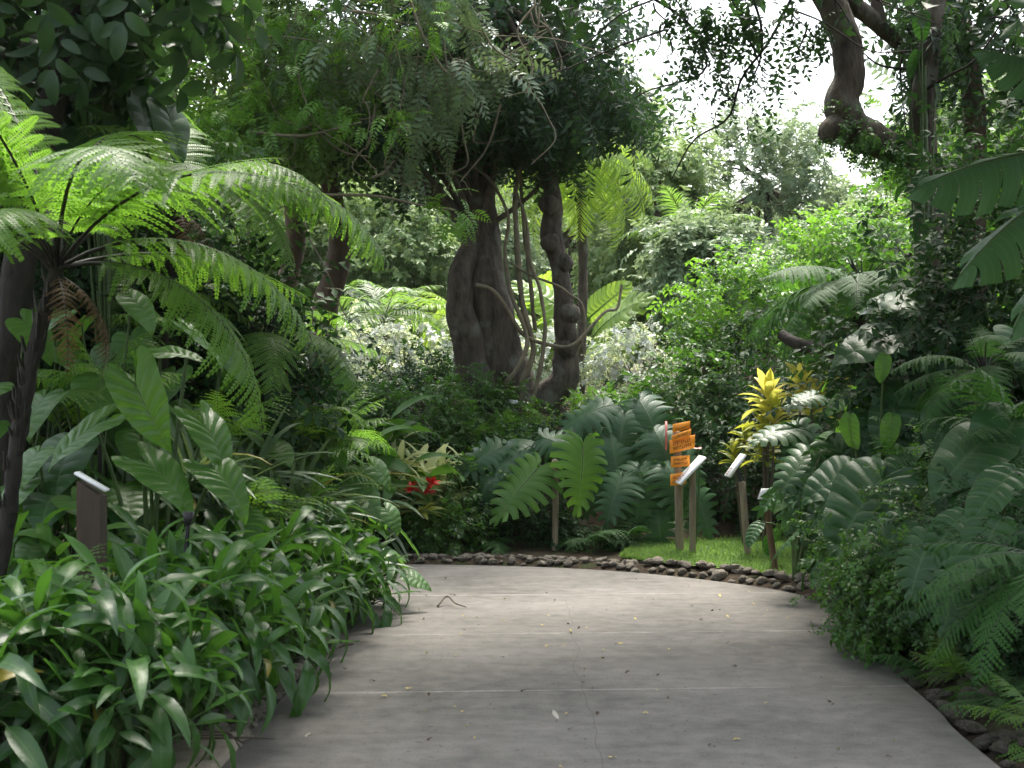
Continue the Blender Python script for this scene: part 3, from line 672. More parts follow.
def tree(name, label, loc, trunkpaths, crowns, bark, m, group=None, nlimb=10, limb_r=.035, sides=11, lump=.09, seed=0, twigm='twig'):
    """crowns: list of (centre, radii, clumps, per, sprigs, size, kwargs), in place coordinates"""
    b = A(*loc); o = thing(name, label, 'tree', b, group); st = []
    part('trunk', limbs([(np.asarray(p, float) - b, r) for p, r in trunkpaths], sides, lump, 0, seed), M[bark], o)
    tips = [np.asarray(p[-1], float) - b for p, r in trunkpaths]; fo, tw, lm = [], [], []
    for c, r, ncl, per, spr, size, kw in crowns:
        t, cc = crown(A(*c) - b, r, ncl, per, spr, size, **kw)
        fo.append(sub(t, 0)); tw.append(sub(t, 1))
        for e in cc[:nlimb]:
            s = tips[int(np.argmin([np.linalg.norm(e - q) for q in tips]))]
            mid = s * .5 + e * .5 + rng.normal(0, .12, 3) + A(0, 0, .1)
            lm.append(tube(cr([s, mid, e], 10), np.linspace(limb_r, limb_r * .2, 10), 6, 0, .1, 3))
    if lm: part('branches', cat([weld(lm)] + tw), M[twigm], o)
    part('crown', cat(fo), M[m], o)
    return o

# ------------------------------------------------------------------ far trees
far_spec = [
    # px, py centre, half width px, half height px, Y, mat, label
    (655, 215, 75, 95, 27, 'far', 'airy light green tree just beyond the drooping palm behind the vine-hung trunks'),
    (765, 205, 85, 88, 29, 'far_grey', 'broad pale green tree under the open white sky, below the thick curved limb'),
    (865, 258, 60, 48, 24, 'far', 'low bright green tree in the gap between the curved limb and the tall vine-clad trunk'),
    (460, 270, 70, 90, 30, 'far_grey', 'pale grey-green tree showing behind the left side of the main leaning trunk'),
    (385, 265, 65, 80, 28, 'far', 'sunlit yellow-green tree glimpsed between the two leaning brown trunks and the palm'),
    (290, 250, 75, 100, 29, 'far', 'sunlit tree glimpsed behind the two leaning brown trunks'),
    (565, 255, 60, 95, 32, 'far', 'sunlit green tree seen through the gap between the main trunk and the gnarled stem'),
    (700, 285, 70, 55, 23, 'far_grey', 'low feathery grey-green tree above the white-dotted hedge and dark rounded shrub'),
    (960, 190, 80, 110, 26, 'canopy_mid', 'dim green tree behind the banana leaves and the tall vine-clad trunk'),
    (150, 220, 110, 140, 27, 'canopy_mid', 'shaded green tree deep behind the tree fern crowns'),
    (30, 200, 90, 160, 24, 'canopy', 'dark tree deep behind the nearest tree fern'),
]
for px, py, hw, hh, Y, m, lab in far_spec:
    c = P(px, py, Y); r = (hw / FPX * Y, hw / FPX * Y * .8, hh / FPX * Y); b = base(px + rng.uniform(-12, 12), Y + .3, -.1)
    tp = c + A(0, 0, r[2] * .2)
    tree('broadleaf_tree', lab, b, [([b, b * .5 + tp * .5 + A(.2, 0, 0), tp], [.16, .12, .07])],
         [(c, r, 60, 30, SPR_F, .72, dict(spread=.15, tint=(.5, .25), shell=.35))], 'bark', m, nlimb=12, limb_r=.05)
# the closing ring of distant trees, far too alike to tell apart
k0 = []
for v in range(3):
    t, cc = crown(A(0, 0, 4.2), (3.3, 2.2, 3.6), 60, 17, SPR_F, 1.9, spread=.17, tint=(.45, .25), shell=.3)
    tr = cat([tube(cr([A(0, 0, -.2), A(.1, 0, 2), A(0, .1, 4.5)], 10), np.linspace(.22, .1, 10), 8, 1)] + [tube(cr([A(0, .1, 3.2), e * .5 + A(0, 0, 1.9), e], 8), np.linspace(.08, .02, 8), 5, 1) for e in cc[:14]])
    me_f = to_mesh('crown', sub(t, 0), [M['far_grey' if v == 1 else 'far']]); me_t = to_mesh('trunk', tr, [M['bark']]); k0.append([('trunk', me_t), ('crown', me_f)])
for i in range(14):
    px = 40 + i * 72 + rng.uniform(-15, 15); Y = rng.uniform(38, 46); s = rng.uniform(.8, 1.0) * (.72 if 640 < px < 930 else 1.15)
    place(k0[i % 3], 'distant_tree', 'distant rounded pale green tree closing the view at the far end of the garden', 'tree', base(px, Y), rng.uniform(0, 6), s, 'distant trees closing the view')

# ------------------------------------------------------------------ middle distance
# white-dotted hedges
for px, Y, hw, hh, lab in [(405, 19, .75, .62, 'variegated shrub dotted with small white flowers, behind the red flower and cream-striped plants'),
                           (640, 20, .78, .62, 'variegated shrub dotted with small white flowers, to the right of the gnarled stem with knots'),
                           (548, 21.5, .6, .6, 'variegated white-flowered shrub half hidden behind the main trunk and its lianas'),
                           (325, 20, .7, .75, 'variegated white-flowered shrub behind the two leaning brown trunks')]:
    b = base(px, Y); c = P(px, 372, Y)
    shrub('white_flowering_shrub', lab, b, (hw, hw * .8, hh), 34, 14, SPR_S, 'silver', 1.1, cz=c[2] - b[2], tint=(.4, .28), extra=(FLW, 190, 'white'), nst=9)
# dark under-shrub below the white one
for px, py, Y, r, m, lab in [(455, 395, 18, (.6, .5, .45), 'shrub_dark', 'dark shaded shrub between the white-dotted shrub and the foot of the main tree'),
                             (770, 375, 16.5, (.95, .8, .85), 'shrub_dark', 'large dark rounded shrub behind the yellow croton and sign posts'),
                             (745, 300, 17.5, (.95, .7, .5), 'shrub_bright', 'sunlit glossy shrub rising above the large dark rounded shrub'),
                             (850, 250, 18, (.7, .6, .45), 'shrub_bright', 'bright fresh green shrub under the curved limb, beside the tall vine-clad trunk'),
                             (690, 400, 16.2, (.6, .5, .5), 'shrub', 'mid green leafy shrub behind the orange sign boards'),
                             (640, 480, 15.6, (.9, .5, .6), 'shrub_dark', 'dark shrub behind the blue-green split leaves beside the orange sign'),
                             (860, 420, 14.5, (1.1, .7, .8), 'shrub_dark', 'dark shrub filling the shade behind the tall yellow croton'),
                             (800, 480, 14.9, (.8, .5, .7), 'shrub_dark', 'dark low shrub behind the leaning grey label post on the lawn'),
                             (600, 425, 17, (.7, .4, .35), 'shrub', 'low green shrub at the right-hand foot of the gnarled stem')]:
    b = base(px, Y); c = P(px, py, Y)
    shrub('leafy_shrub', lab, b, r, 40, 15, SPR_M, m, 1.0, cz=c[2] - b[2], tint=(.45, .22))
# flowers and cream plants by the bed
for px, Y, s, lab in [(406, 14.0, 1.15, 'cream and green striped plant above the red flower'), (448, 14.2, 1.0, 'cream-striped plant beside the ferny mound under the main tree'), (388, 14.5, 1.1, 'cream-striped plant behind the long-leaved ginger')]:
    b = base(px, Y); z = 0
    place(K_cream, 'striped_plant', lab, 'plant', (b[0], b[1], b[2]), rng.uniform(0, 6), s)
b = P(421, 493, 13.3); b[2] -= .2
o = thing('red_bromeliad', 'small bright red flower head below the cream-striped plants', 'flower', b)
part('flower_head', xf(cat([xf(rosette([leaf(.1, .04, 4, 2, .5, .6, .2, .7)], 16, .0, 1.3, .8, 1.2), None, (dx, 0, dz)) for dx, dz in ((0, .25), (.1, .28), (-.09, .23), (.05, .2))])), M['red'], o)
part('leaves', rosette(LD, 12, .2, .8, .6, .8), M['yellowgreen'], o)
for px, py, Y, lab, mm in [(648, 404, 14.8, 'small pale pink bloom just above the blue-green split leaves', 'pink'), (697, 449, 13.6, 'tiny pink bloom touching the right edge of the orange sign boards', 'pink')]:
    b = P(px, py, Y); o = thing('pink_flower', lab, 'flower', b)
    part('petals', xf(PET, None, s=.05), M[mm], o)
    part('stem', tube(cr([A(0, 0, 0), A(.03, .05, -.25), A(0, .1, -(b[2] - G(b[0], b[1] + .1)))], 8), .006, 4), M['stem'], o)

# palms behind the tree
def palm(name, label, px, py, Y, n, size, m, e0, e1, kw, trunk=True, seed=0):
    c = P(px, py, Y); b = base(px, Y + .05, -.05); o = thing(name, label, 'palm', b)
    ks = [kind(pinnate(seed=seed + i, **kw), [M[m], M['stem']], ['leaflets', 'rachis']) for i in range(2)]
    r2 = np.random.default_rng(seed)
    for i in range(n):
        a = i * 2.39996 + r2.normal(0, .2); e = e0 + (e1 - e0) * (i + .5) / n
        d = A(math.cos(a) * math.cos(e), math.sin(a) * math.cos(e), math.sin(e))
        blade(o, 'frond', ks[i % 2], c - b, d, A(0, 0, 1) + r2.normal(0, .1, 3), size * r2.uniform(.8, 1.1))
    part('trunk', tube(cr([A(0, 0, -.1), (c - b) * .5 + A(.04, 0, 0), c - b], 12), .07 * (1 + .1 * np.sin(np.arange(12) * 3)), 8, lump=.08), M['bark'], o)
palm('drooping_palm', 'palm with long drooping sunlit fronds hanging behind the gnarled stem with knots', 580, 158, 20, 19, 1.6, 'palm_yellow', -.3, 1.2, dict(n=34, ll=.42, lw=.022, droop=1.9, stipe=.15, fwd=.45, ldroop=1.0, vee=-.1))
palm('arching_palm', 'low palm with fine arching fronds behind the white-dotted shrub', 385, 318, 22, 15, 1.35, 'palm', .1, 1.2, dict(n=34, ll=.4, lw=.02, droop=1.2, stipe=.15, fwd=.6, ldroop=.8, vee=.1), seed=9)
palm('short_palm', 'short sunlit palm between the white-dotted shrubs, at the back of the main trunk', 455, 320, 24, 13, 1.2, 'palm_yellow', .1, 1.2, dict(n=30, ll=.4, lw=.022, droop=1.2, stipe=.15, fwd=.6, ldroop=.8, vee=.1), seed=19)
palm('feather_palm', 'feathery palm under the pale trees, in line with the top of the orange sign', 690, 238, 25, 13, 1.5, 'palm', .1, 1.2, dict(n=30, ll=.35, lw=.022, droop=1.1, stipe=.15, fwd=.55, ldroop=.7, vee=.1), seed=29)
K_by = [hk(M['palm_yellow'], OVAL, 14, gap=.12, t0=.3, relief=.012, fold=-.1, droop=d, wscale=.7, sub=2, nt=5) for d in (.3, .7)]
b = base(580, 22)
leafy('sunlit_banana_plant', 'sunlit yellow-green banana plant glowing between the main trunk and the gnarled stem', 'banana plant', b, K_by, 9, P(580, 315, 22)[2] - b[2], .5, 1.15, seed=3, down=-.7, hmin=.45, stem=.09)
b = base(520, 23)
leafy('sunlit_banana_plant', 'yellow-green banana plant half hidden by the lianas of the main tree', 'banana plant', b, K_by, 9, P(520, 300, 23)[2] - b[2], .5, 1.0, seed=4, down=-.7, hmin=.45, stem=.09)

# ------------------------------------------------------------------ the main tree with its lianas
YM = 16.6
mb = P(520, 405, YM); mb[2] = G(mb[0], YM) - .05
def pm(l): return [P(x, y, YM + dy) for x, y, dy in l]
top_c = [(P(495, 50, 16.8), (1.75, 1.4, 1.3), 75, 20, SPR_C, 1.0, dict(spread=.17, tint=(.4, .2), shell=.3, grav=.6)),
         (P(555, 105, 16.7), (1.1, .9, .6), 34, 20, SPR_N, 1.2, dict(spread=.2, tint=(.35, .2), shell=.2, grav=1.1)),
         (P(385, 130, 16.6), (.75, .8, .65), 18, 14, SPR_C, 1.0, dict(spread=.18, tint=(.25, .15), shell=.2, grav=.6)),
         (P(480, -170, 16.5), (2.4, 2.0, 1.2), 50, 18, SPR_C, 1.15, dict(spread=.17, tint=(.45, .2), shell=.3, grav=.4))]
mt = tree('leaning_vine_tree', 'large dark multi-stemmed tree hung with lianas on the mound at the bend of the path', mb,
     [(pm([(512, 425, 0), (500, 372, -.05), (488, 315, -.1), (482, 250, 0), (476, 180, .1), (462, 110, .2), (440, 20, .3), (420, -80, .4)]), [.42, .33, .29, .25, .21, .17, .12, .09]),
      (pm([(498, 425, -.1), (478, 375, -.25), (463, 325, -.35), (459, 290, -.35), (466, 258, -.3), (476, 235, -.15)]), [.25, .2, .17, .16, .13, .05]),
      (pm([(525, 430, .0), (548, 398, -.05), (565, 375, -.1), (566, 340, -.1), (563, 305, -.08), (560, 268, -.05), (552, 235, 0), (552, 195, .05), (545, 140, .1), (560, 60, .2), (590, -60, .3)]), [.2, .2, .16, .125, .125, .105, .125, .10, .10, .08, .05]),
      (pm([(545, 140, .1), (530, 70, 0), (500, 0, -.1)]), [.1, .08, .05])],
     top_c, 'bark', 'canopy', nlimb=14, limb_r=.045, sides=16, lump=.15, seed=4, twigm='twig')
kn = []
for px, py, s in ((568, 315, .14), (564, 263, .11), (551, 243, .11), (565, 350, .14), (459, 310, .12), (549, 205, .11)):
    c = P(px, py, YM - .12) - mb; kn.append(tube(np.array([c + A(0, 0, -s), c + A(0, -.01, -s * .6), c, c + A(0, 0, s * .6), c + A(0, 0, s)]), np.array([.3, .8, 1, .85, .4]) * s, 9, lump=.3, seed=int(px)))
for k in kn: part('burl', k, M['bark'], mt)
# hanging leaf tufts of the grey-green climber on the near side of the canopy
t1, cc1 = crown(P(395, 30, 14.4) - mb, (1.3, .5, .85), 34, 8, SPR_P, .5, spread=.14, tint=(.5, .2), shell=.2, grav=1.0)
t2, cc2 = crown(P(425, 130, 15.0) - mb, (.35, .4, .55), 8, 6, SPR_P, .45, spread=.2, tint=(.45, .2), shell=.2, grav=1.0)
cl = thing('climbing_vine', 'grey-green leafy climber with bare pale twigs hanging from the dark canopy of the main tree', 'vine', mb)
part('leaves', sub(cat([t1, t2]), 0), M['greyleaf'], cl)
tw = [sub(cat([t1, t2]), 1)]
r2 = np.random.default_rng(8)
for i in range(30):
    a = P(r2.uniform(330, 560), r2.uniform(-30, 120), r2.uniform(14.3, 15.6)) - mb; q = [a]
    for j in range(4): a = a + A(r2.normal(0, .16), r2.normal(0, .06), -abs(r2.normal(.2, .16)) + (.2 if j == 3 else 0)); q.append(a)
    tw.append(tube(cr(q, 18), np.linspace(.012, .005, 18), 4))
for pts in ([(250, 132, 14.2), (300, 136, 14.2), (335, 129, 14.2), (362, 122, 14.1)], [(320, 195, 14.5), (375, 196, 14.4), (420, 205, 14.4), (455, 210, 14.3)],
            [(372, 178, 14.4), (385, 172, 14.4), (395, 160, 14.3)], [(410, 0, 14), (425, 40, 14), (450, 75, 14), (468, 58, 14)], [(335, 10, 14), (375, 14, 14), (400, 22, 14)]):
    tw.append(tube(cr([P(*p) - mb for p in pts], 16), np.linspace(.018, .009, 16), 5))
part('twigs', cat(tw), M['liana'], cl)
tb, _ = crown(P(385, 130, 14.0) - mb, (.25, .15, .16), 5, 5, SPR_P, .3, spread=.35, tint=(.8, .1), shell=.1, grav=.1)
tb2, _ = crown(P(455, 212, 14.2) - mb, (.22, .15, .16), 5, 5, SPR_P, .3, spread=.35, tint=(.8, .1), shell=.1, grav=.1)
tb3, _ = crown(P(425, 25, 14.0) - mb, (.4, .2, .25), 7, 5, SPR_P, .3, spread=.35, tint=(.8, .1), shell=.1, grav=.1)
part('young_leaves', sub(cat([tb, tb2, tb3]), 0), M['shrub_bright'], cl)
lian = [
    ('liana', 'thick pale liana climbing straight up through the middle of the main tree', [(517, 408, -.5), (521, 385, -.5), (533, 350, -.45), (522, 300, -.4), (517, 240, -.3), (515, 200, -.2), (522, 160, 0), (534, 120, .1), (548, 90, .2)], .052),
    ('liana', 'pale liana forming a wide loop from the main trunk out past the gnarled stem', [(476, 285, -.45), (492, 290, -.5), (508, 310, -.5), (522, 333, -.5), (545, 344, -.45), (570, 346, -.4), (588, 330, -.3), (605, 312, -.2), (617, 308, -.1), (622, 285, 0)], .035),
    ('liana', 'twisting liana at the foot of the main tree that curls beside the small white tag', [(506, 408, -.6), (506, 385, -.6), (516, 370, -.6), (527, 345, -.55), (522, 320, -.5), (510, 290, -.45), (505, 250, -.35), (508, 215, -.3), (490, 180, -.2), (470, 165, -.2)], .04),
    ('liana', 'slim liana running from the foot of the gnarled stem up beside the main trunk', [(531, 405, -.55), (540, 370, -.55), (545, 330, -.5), (540, 290, -.45), (530, 260, -.4), (526, 220, -.35), (516, 190, -.3)], .036),
    ('liana', 'thin curved liana hooked round the right-hand side of the gnarled stem', [(576, 355, -.3), (584, 330, -.3), (582, 305, -.3), (572, 296, -.3), (556, 285, -.3), (530, 275, -.4), (510, 262, -.4)], .026),
    ('liana', 'thin straight liana hanging close to the gnarled stem', [(535, 330, -.1), (530, 280, -.1), (524, 230, -.05), (520, 170, 0), (515, 90, .1)], .034),
]
for nm, lab, pts, r in lian:
    b = P(*pts[0][:2], YM + pts[0][2]); q = cr([P(x, y, YM + d) - b for x, y, d in pts], 50)
    o = link(nm, to_mesh(nm, tube(q, r * np.linspace(.75, .45, 50) * (1 + .08 * np.sin(np.arange(50) * .9)), 8, 0, .16, int(r * 1e4)), [M['liana']]), None, tuple(b)); tag(o, lab, 'vine')
# mound foliage below the tree
for px, py, Y, r, m, lab in [(468, 512, 14.1, (.5, .45, .5), 'shrub', 'fine-leaved green shrub on the mound to the left of the bright split leaf'),
                             (440, 545, 13.6, (.38, .25, .2), 'shrub', 'low fine-leaved plant at the stones where the path bends'),
                             (490, 455, 15.2, (.7, .5, .42), 'shrub', 'fine-leaved shrub below the main tree trunk'),
                             (520, 545, 13.9, (.6, .25, .25), 'shrub_dark', 'dark low plant in the shade under the bright split leaves'),
                             (570, 425, 15.8, (.5, .4, .25), 'shrub_bright', 'bright green fine-leaved plant at the root of the gnarled stem'),
                             (530, 460, 15.0, (.6, .3, .45), 'shrub_dark', 'dark shrub on the mound behind the bright split leaves')]:
    b = base(px, Y); c = P(px, py, Y)
    shrub('mound_shrub', lab, b, r, 34, 16, SPR_S, m, 1.0, cz=max(.1, c[2] - b[2]), tint=(.5, .2))
for i, (px, Y, s, kd, lab) in enumerate([(470, 15.3, .9, K_fern[0], 'feathery green fern just below the main trunk'), (500, 15.5, .8, K_fern[1], 'feathery fern under the small white tag'),
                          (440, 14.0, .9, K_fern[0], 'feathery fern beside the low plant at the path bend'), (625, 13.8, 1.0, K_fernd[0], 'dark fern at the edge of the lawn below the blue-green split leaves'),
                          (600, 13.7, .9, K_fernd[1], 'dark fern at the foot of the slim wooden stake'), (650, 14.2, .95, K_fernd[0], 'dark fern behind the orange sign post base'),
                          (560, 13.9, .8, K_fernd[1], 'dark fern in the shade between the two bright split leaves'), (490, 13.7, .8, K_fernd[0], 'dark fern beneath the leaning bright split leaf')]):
    place(kd, 'fern', lab, 'fern', base(px, Y), i * 1.3, s)

for px, py, Y, r, m, lab in [(435, 428, 15.6, (.55, .4, .42), 'shrub', 'fine-leaved shrub behind the cream-striped plants'), (392, 415, 15.8, (.6, .4, .5), 'shrub_dark', 'dark shrub between the cream-striped plants and the white-dotted shrub'), (470, 410, 16.0, (.5, .4, .35), 'shrub', 'fine-leaved shrub touching the left foot of the main trunk')]:
    b = base(px, Y); c = P(px, py, Y)
    shrub('mound_shrub', lab, b, r, 34, 16, SPR_S, m, 1.0, cz=max(.1, c[2] - b[2]), tint=(.5, .2))
# split-leaf plants at the bend
def split_plant(label, px, Y, leaves, kds):
    r2 = np.random.default_rng(int(px)); b = base(px, Y); o = thing('split_leaf_plant', label, 'split-leaf plant', b); st = []
    for i, (x, y, yy, d, n_, s) in enumerate(leaves):
        p = P(x, y, yy) - b; blade(o, 'leaf', kds[i % len(kds)], p, d, A(*n_) + r2.normal(0, .12, 3), s * .82)
        st.append(tube(cr([A(0, 0, -.05), p * .55 + A(0, .15, .1), p + A(0, .03, 0)], 10), np.linspace(.022, .01, 10), 6))
    part('stalks', cat(st), M['stem'], o)
split_plant('plant with two very large bright green split leaves beside the slim wooden stake', 548, 14.0,
            [(536, 470, 13.55, (-.66, -.3, -.7), (-.25, -.8, .6), .85), (583, 447, 13.5, (-.02, -.35, -.95), (.38, -.8, .4), .84)], K_monb)
DN = [(.5, -.5, -.55), (-.6, -.45, -.5), (.1, -.7, -.6), (-.2, -.6, -.75), (.75, -.3, -.55), (-.85, -.2, -.4)]
split_plant('blue-green split-leaf plant to the left of the two bright hanging leaves', 515, 14.3,
            [(500, 448, 13.9, (-.9, -.3, -.35), (-.1, -.6, .8), .7), (505, 462, 13.8, (-.7, -.4, -.75), (-.25, -.7, .6), .75), (525, 440, 14.0, (-.55, -.3, -.1), (0, -.6, .9), .7),
             (545, 438, 13.9, (.9, -.3, -.25), (.1, -.7, .8), .6), (480, 460, 14.0, (-.8, -.3, -.6), (-.2, -.7, .7), .6), (490, 478, 13.75, (-.6, -.4, -.8), (-.3, -.7, .5), .6), (520, 455, 13.8, (-.2, -.5, -.7), (0, -.8, .6), .6), (470, 470, 14.1, (-.9, -.2, -.4), (-.2, -.6, .8), .5)], K_mon)
split_plant('mass of blue-green split leaves beside the orange sign, the top ones spreading flat', 625, 14.7,
            [(610, 405, 14.3, (-.9, -.3, -.2), (0, -.7, .8), .8), (640, 402, 14.3, (.3, -.5, -.5), (.05, -.8, .6), .85), (655, 432, 14.1, (.3, -.5, -.5), (.1, -.8, .6), .8),
             (610, 440, 14.1, (.2, -.5, -.75), (0, -.8, .5), .75), (640, 470, 13.9, (-.1, -.5, -.7), (0, -.8, .5), .85), (668, 468, 13.9, (.4, -.4, -.6), (.1, -.8, .5), .8),
             (622, 478, 13.8, (-.4, -.5, -.7), (-.1, -.8, .5), .7), (655, 500, 13.9, (.1, -.5, -.8), (0, -.8, .4), .7), (625, 415, 14.2, (-.2, -.5, -.6), (0, -.8, .6), .75), (672, 440, 14.2, (.5, -.4, -.5), (.2, -.8, .5), .7), (598, 470, 14.0, (-.3, -.5, -.8), (-.1, -.8, .4), .7), (640, 440, 14.3, (-.5, -.3, -.3), (0, -.7, .8), .75), (692, 490, 14.2, (.45, -.3, -.8), (.2, -.8, .5), .75), (590, 420, 14.5, (-.6, -.4, -.5), (-.1, -.7, .6), .7)], K_mon)
b = base(555, 13.55); o = thing('wooden_stake', 'slim pale wooden stake standing between the two bright split leaves', 'stake', b)
part('shaft', tube(cr([A(0, 0, -.1), A(.005, 0, .5), A(0, 0, P(555, 462, 13.55)[2] - b[2])], 8), .032, 8, lump=.05), M['wood'], o)
part('cap', xf(tube(np.array([A(0, 0, 0), A(0, 0, .02), A(0, 0, .03)]), [.033, .03, .004], 8), None, (0, 0, P(555, 462, 13.55)[2] - b[2])), M['wood'], o)
# ------------------------------------------------------------------ signs on the lawn
def board(corners, th, bev=.004):
    """a sawn board: outline in x,z (quad), thickness along y"""
    c = np.asarray(corners, float); m = c.mean(0); V = []
    for y, k in ((-th / 2, .985), (-th / 2 + bev, 1), (th / 2 - bev, 1), (th / 2, .985)):
        for p in c: q = m + (p - m) * k; V.append((q[0], y, q[1]))
    Q = [(0, 1, 2, 3), (15, 14, 13, 12)]
    for r in range(3):
        for i in range(4): Q.append((r * 4 + i, r * 4 + 4 + i, r * 4 + 4 + (i + 1) % 4, r * 4 + (i + 1) % 4))
    return T(V, Q)
def post(h, r, lean=(0, 0), sq=False, seed=0):
    n = 14; z = np.linspace(-.12, h, n)
    p = np.c_[lean[0] * z / h, lean[1] * z / h, z]; rr = np.full(n, r)
    t = tube(np.r_[p, p[-1:] + A(0, 0, .004), p[-1:] + A(0, 0, .006)], np.r_[rr, r * .8, r * .05], 4 if sq else 10, 0, .04 if not sq else .015, seed)
    return t
YS = 13.2
b = base(680, YS); so_ = thing('direction_sign', 'round timber post carrying a stack of five orange boards with dark lettering', 'sign', b)
zt = P(680, 432, YS)[2] - b[2]
part('post', post(zt, .038, (-.03, 0), seed=3), M['wood'], so_)
def px2(l, Y): return [((x - 512) / FPX * Y - b[0], CH + (HY - y) / FPX * Y - b[2]) for x, y in l]
brd = [([(671.7, 432.5), (688.9, 428), (689, 420.8), (672, 424)], -.075, [(.2, .42), (.56, .78)][:1]),
       ([(670.6, 441), (690, 435), (689.8, 428.3), (670.8, 435)], -.09, [(.25, .75)]),
       ([(668.9, 453.6), (693.9, 447.5), (694.1, 434.4), (669, 440.2)], -.06, [(.18, .45), (.55, .82)]),
       ([(670, 467.3), (688.7, 465.6), (688.7, 455.1), (670.1, 456.2)], -.07, [(.2, .44), (.56, .8)]),
       ([(669.4, 485.6), (685.3, 483.2), (685.3, 471.6), (669.5, 473.9)], -.07, [(.2, .44), (.56, .8)])]
for i, (c, y, rows) in enumerate(brd):
    q = np.array(px2(c, YS)); o = part('board', xf(board(q, .018), None, (0, y, 0)), M['orange'], so_)
    o['label'] = ['topmost orange board, tilted up to the right', 'second orange board, behind the large one', 'largest orange board, two lines of lettering', 'small orange board below the large one', 'lowest orange board, part hidden by the white panel'][i]
    ink = []; r2 = np.random.default_rng(40 + i)
    for (v0, v1) in rows:
        u = .14
        while u < .84:
            w = r2.uniform(.035, .06)
            def pt(u, v): return (q[0] * (1 - u) + q[1] * u) * (1 - v) + (q[3] * (1 - u) + q[2] * u) * v
            # letter-like strokes: uprights, bars and slants
            for (a, bb, cc, dd) in [[(u, v0, u + .016, v1), (u, v1 - .08, u + w, v1)], [(u, v0, u + .016, v1), (u + w - .016, v0, u + w, v1), (u, (v0 + v1) / 2 - .03, u + w, (v0 + v1) / 2 + .04)], [(u, v0, u + w, v0 + .08), (u, v0, u + .016, v1)]][r2.integers(0, 3)]:
                cs = [pt(a, bb), pt(cc, bb), pt(cc, dd), pt(a, dd)]
                ink.append(xf(board(cs, .003, .0005), None, (0, y - .0095, 0)))
            u += w + .03
    part('lettering', cat(ink), M['ink'], o)
# an arrow board seen edge-on
e = xf(board([(-.12, -.01), (.12, -.01), (.10, .26), (-.13, .22)], .018), [[.10, -.995, 0], [.995, .10, 0], [0, 0, 1]])
o = part('board', xf(e, None, A(*(P(669, 449, YS) - b)) + A(-.02, .06, 0)), M['pinkboard'], so_); o['label'] = 'faded red board seen nearly edge-on'
def lectern(label, pb, pt_, Y, L, wd, lean, tilt, mark, pr=.03):
    b = base(pb, Y); o = thing('label_sign', label, 'sign', b); h = P(512, pt_, Y)[2] - b[2]
    part('post', post(h, pr, lean, seed=int(pb)), M['wood'], o)
    # sloping panel facing sideways, long edge along its slope
    d = A(math.cos(tilt), 0, math.sin(tilt)); w = A(.05, -1, 0); w = nrm(w); nn = np.cross(d, w); nn = nn if nn[2] > 0 else -nn
    bx = board([(-L / 2, -wd / 2), (L / 2, -wd / 2), (L / 2, wd / 2), (-L / 2, wd / 2)], .022)
    Rm = np.stack([d, -nn, w], 1)
    c = A(lean[0], lean[1], h + .0) + mark
    pn = part('panel', xf(bx, Rm, c), M['panel'], o)
    tx = []
    for k in range(4):
        tx.append(xf(board([(-L * .42 + k * .02, -wd * .3), (-L * .42 + k * .02 + .008, -wd * .3), (-L * .42 + k * .02 + .008, wd * (-.02 + .08 * (k % 2))), (-L * .42 + k * .02, wd * .05)], .002, .0004), Rm, c + nn * .012))
    part('lettering', cat(tx), M['ink'], pn)
    part('bracket', tube(np.array([A(lean[0], lean[1], h - .02), A(lean[0], lean[1], h + .005) + mark * .5, c - nn * .01]), [.018, .014, .016], 6), M['black'], o)
    return o
lectern('white sloping label panel on a slim pale post in front of the orange boards', 692.5, 470, 13.0, .345, .30, (.0, 0), math.radians(47), A(-.02, 0, .0))
lectern('narrow white label panel on a leaning grey post, part hidden by broad leaves', 748, 482, 12.7, .25, .20, (-.055, 0), math.radians(54), A(-.06, 0, .15), .032)
b = base(776, 11.75); o = thing('label_stake', 'short brown stake with a small white label among the broad leaves', 'sign', b)
hh = P(765, 500, 11.75)[2] - b[2]
part('shaft', post(hh, .028, (-.09, 0), seed=5), M['wood_brown'], o)
part('label_plate', xf(board([(-.045, -.04), (.02, -.04), (.055, .05), (-.01, .05)], .012), None, (-.12, -.045, hh + .05)), M['panel'], o)
b = P(513, 402, 15.9); o = thing('name_tag', 'small white plant name tag at the foot of the main tree', 'tag', b)
part('plate', board([(-.045, -.03), (.05, -.04), (.055, .02), (-.04, .03)], .008), M['panel'], o)
part('wire', tube(np.array([A(0, .004, -.25), A(0, .006, -.02), A(0, .006, .01)]), .005, 5), M['black'], o)
b = base(92, 6.55); o = thing('label_post', 'dark timber post with a sloping metal cap standing among the lance-shaped leaves', 'sign post', b)
hp = P(92, 482, 6.55)[2] - b[2]
sq = lambda h0, h1, a, s: T([(x * a, y * a, (h0 if k == 0 else h1 + (s * -x if k else 0))) for k in (0, 1) for x, y in ((-1, -1), (1, -1), (1, 1), (-1, 1))], [(0, 1, 5, 4), (1, 2, 6, 5), (2, 3, 7, 6), (3, 0, 4, 7), (4, 5, 6, 7)])
part('shaft', sq(-.1, hp - .03, .055, .035), M['wood_dark'], o, False)
part('cap', xf(board([(-.085, -.035), (.085, -.035), (.085, .035), (-.085, .035)], .012), [[.86, .5, 0], [0, 0, 1], [-.5, .86, 0]], (0, 0, hp + .002)), M['panel'], o)
b = base(186, 6.9); o = thing('garden_spike_light', 'thin black garden light on a spike among the lance-shaped leaves', 'garden light', b)
hp = P(186, 512, 6.9)[2] - b[2]
part('spike', tube(np.array([A(-.05, 0, -.1), A(-.02, 0, hp * .5), A(.01, 0, hp - .06)]), [.012, .011, .011], 6), M['black'], o)
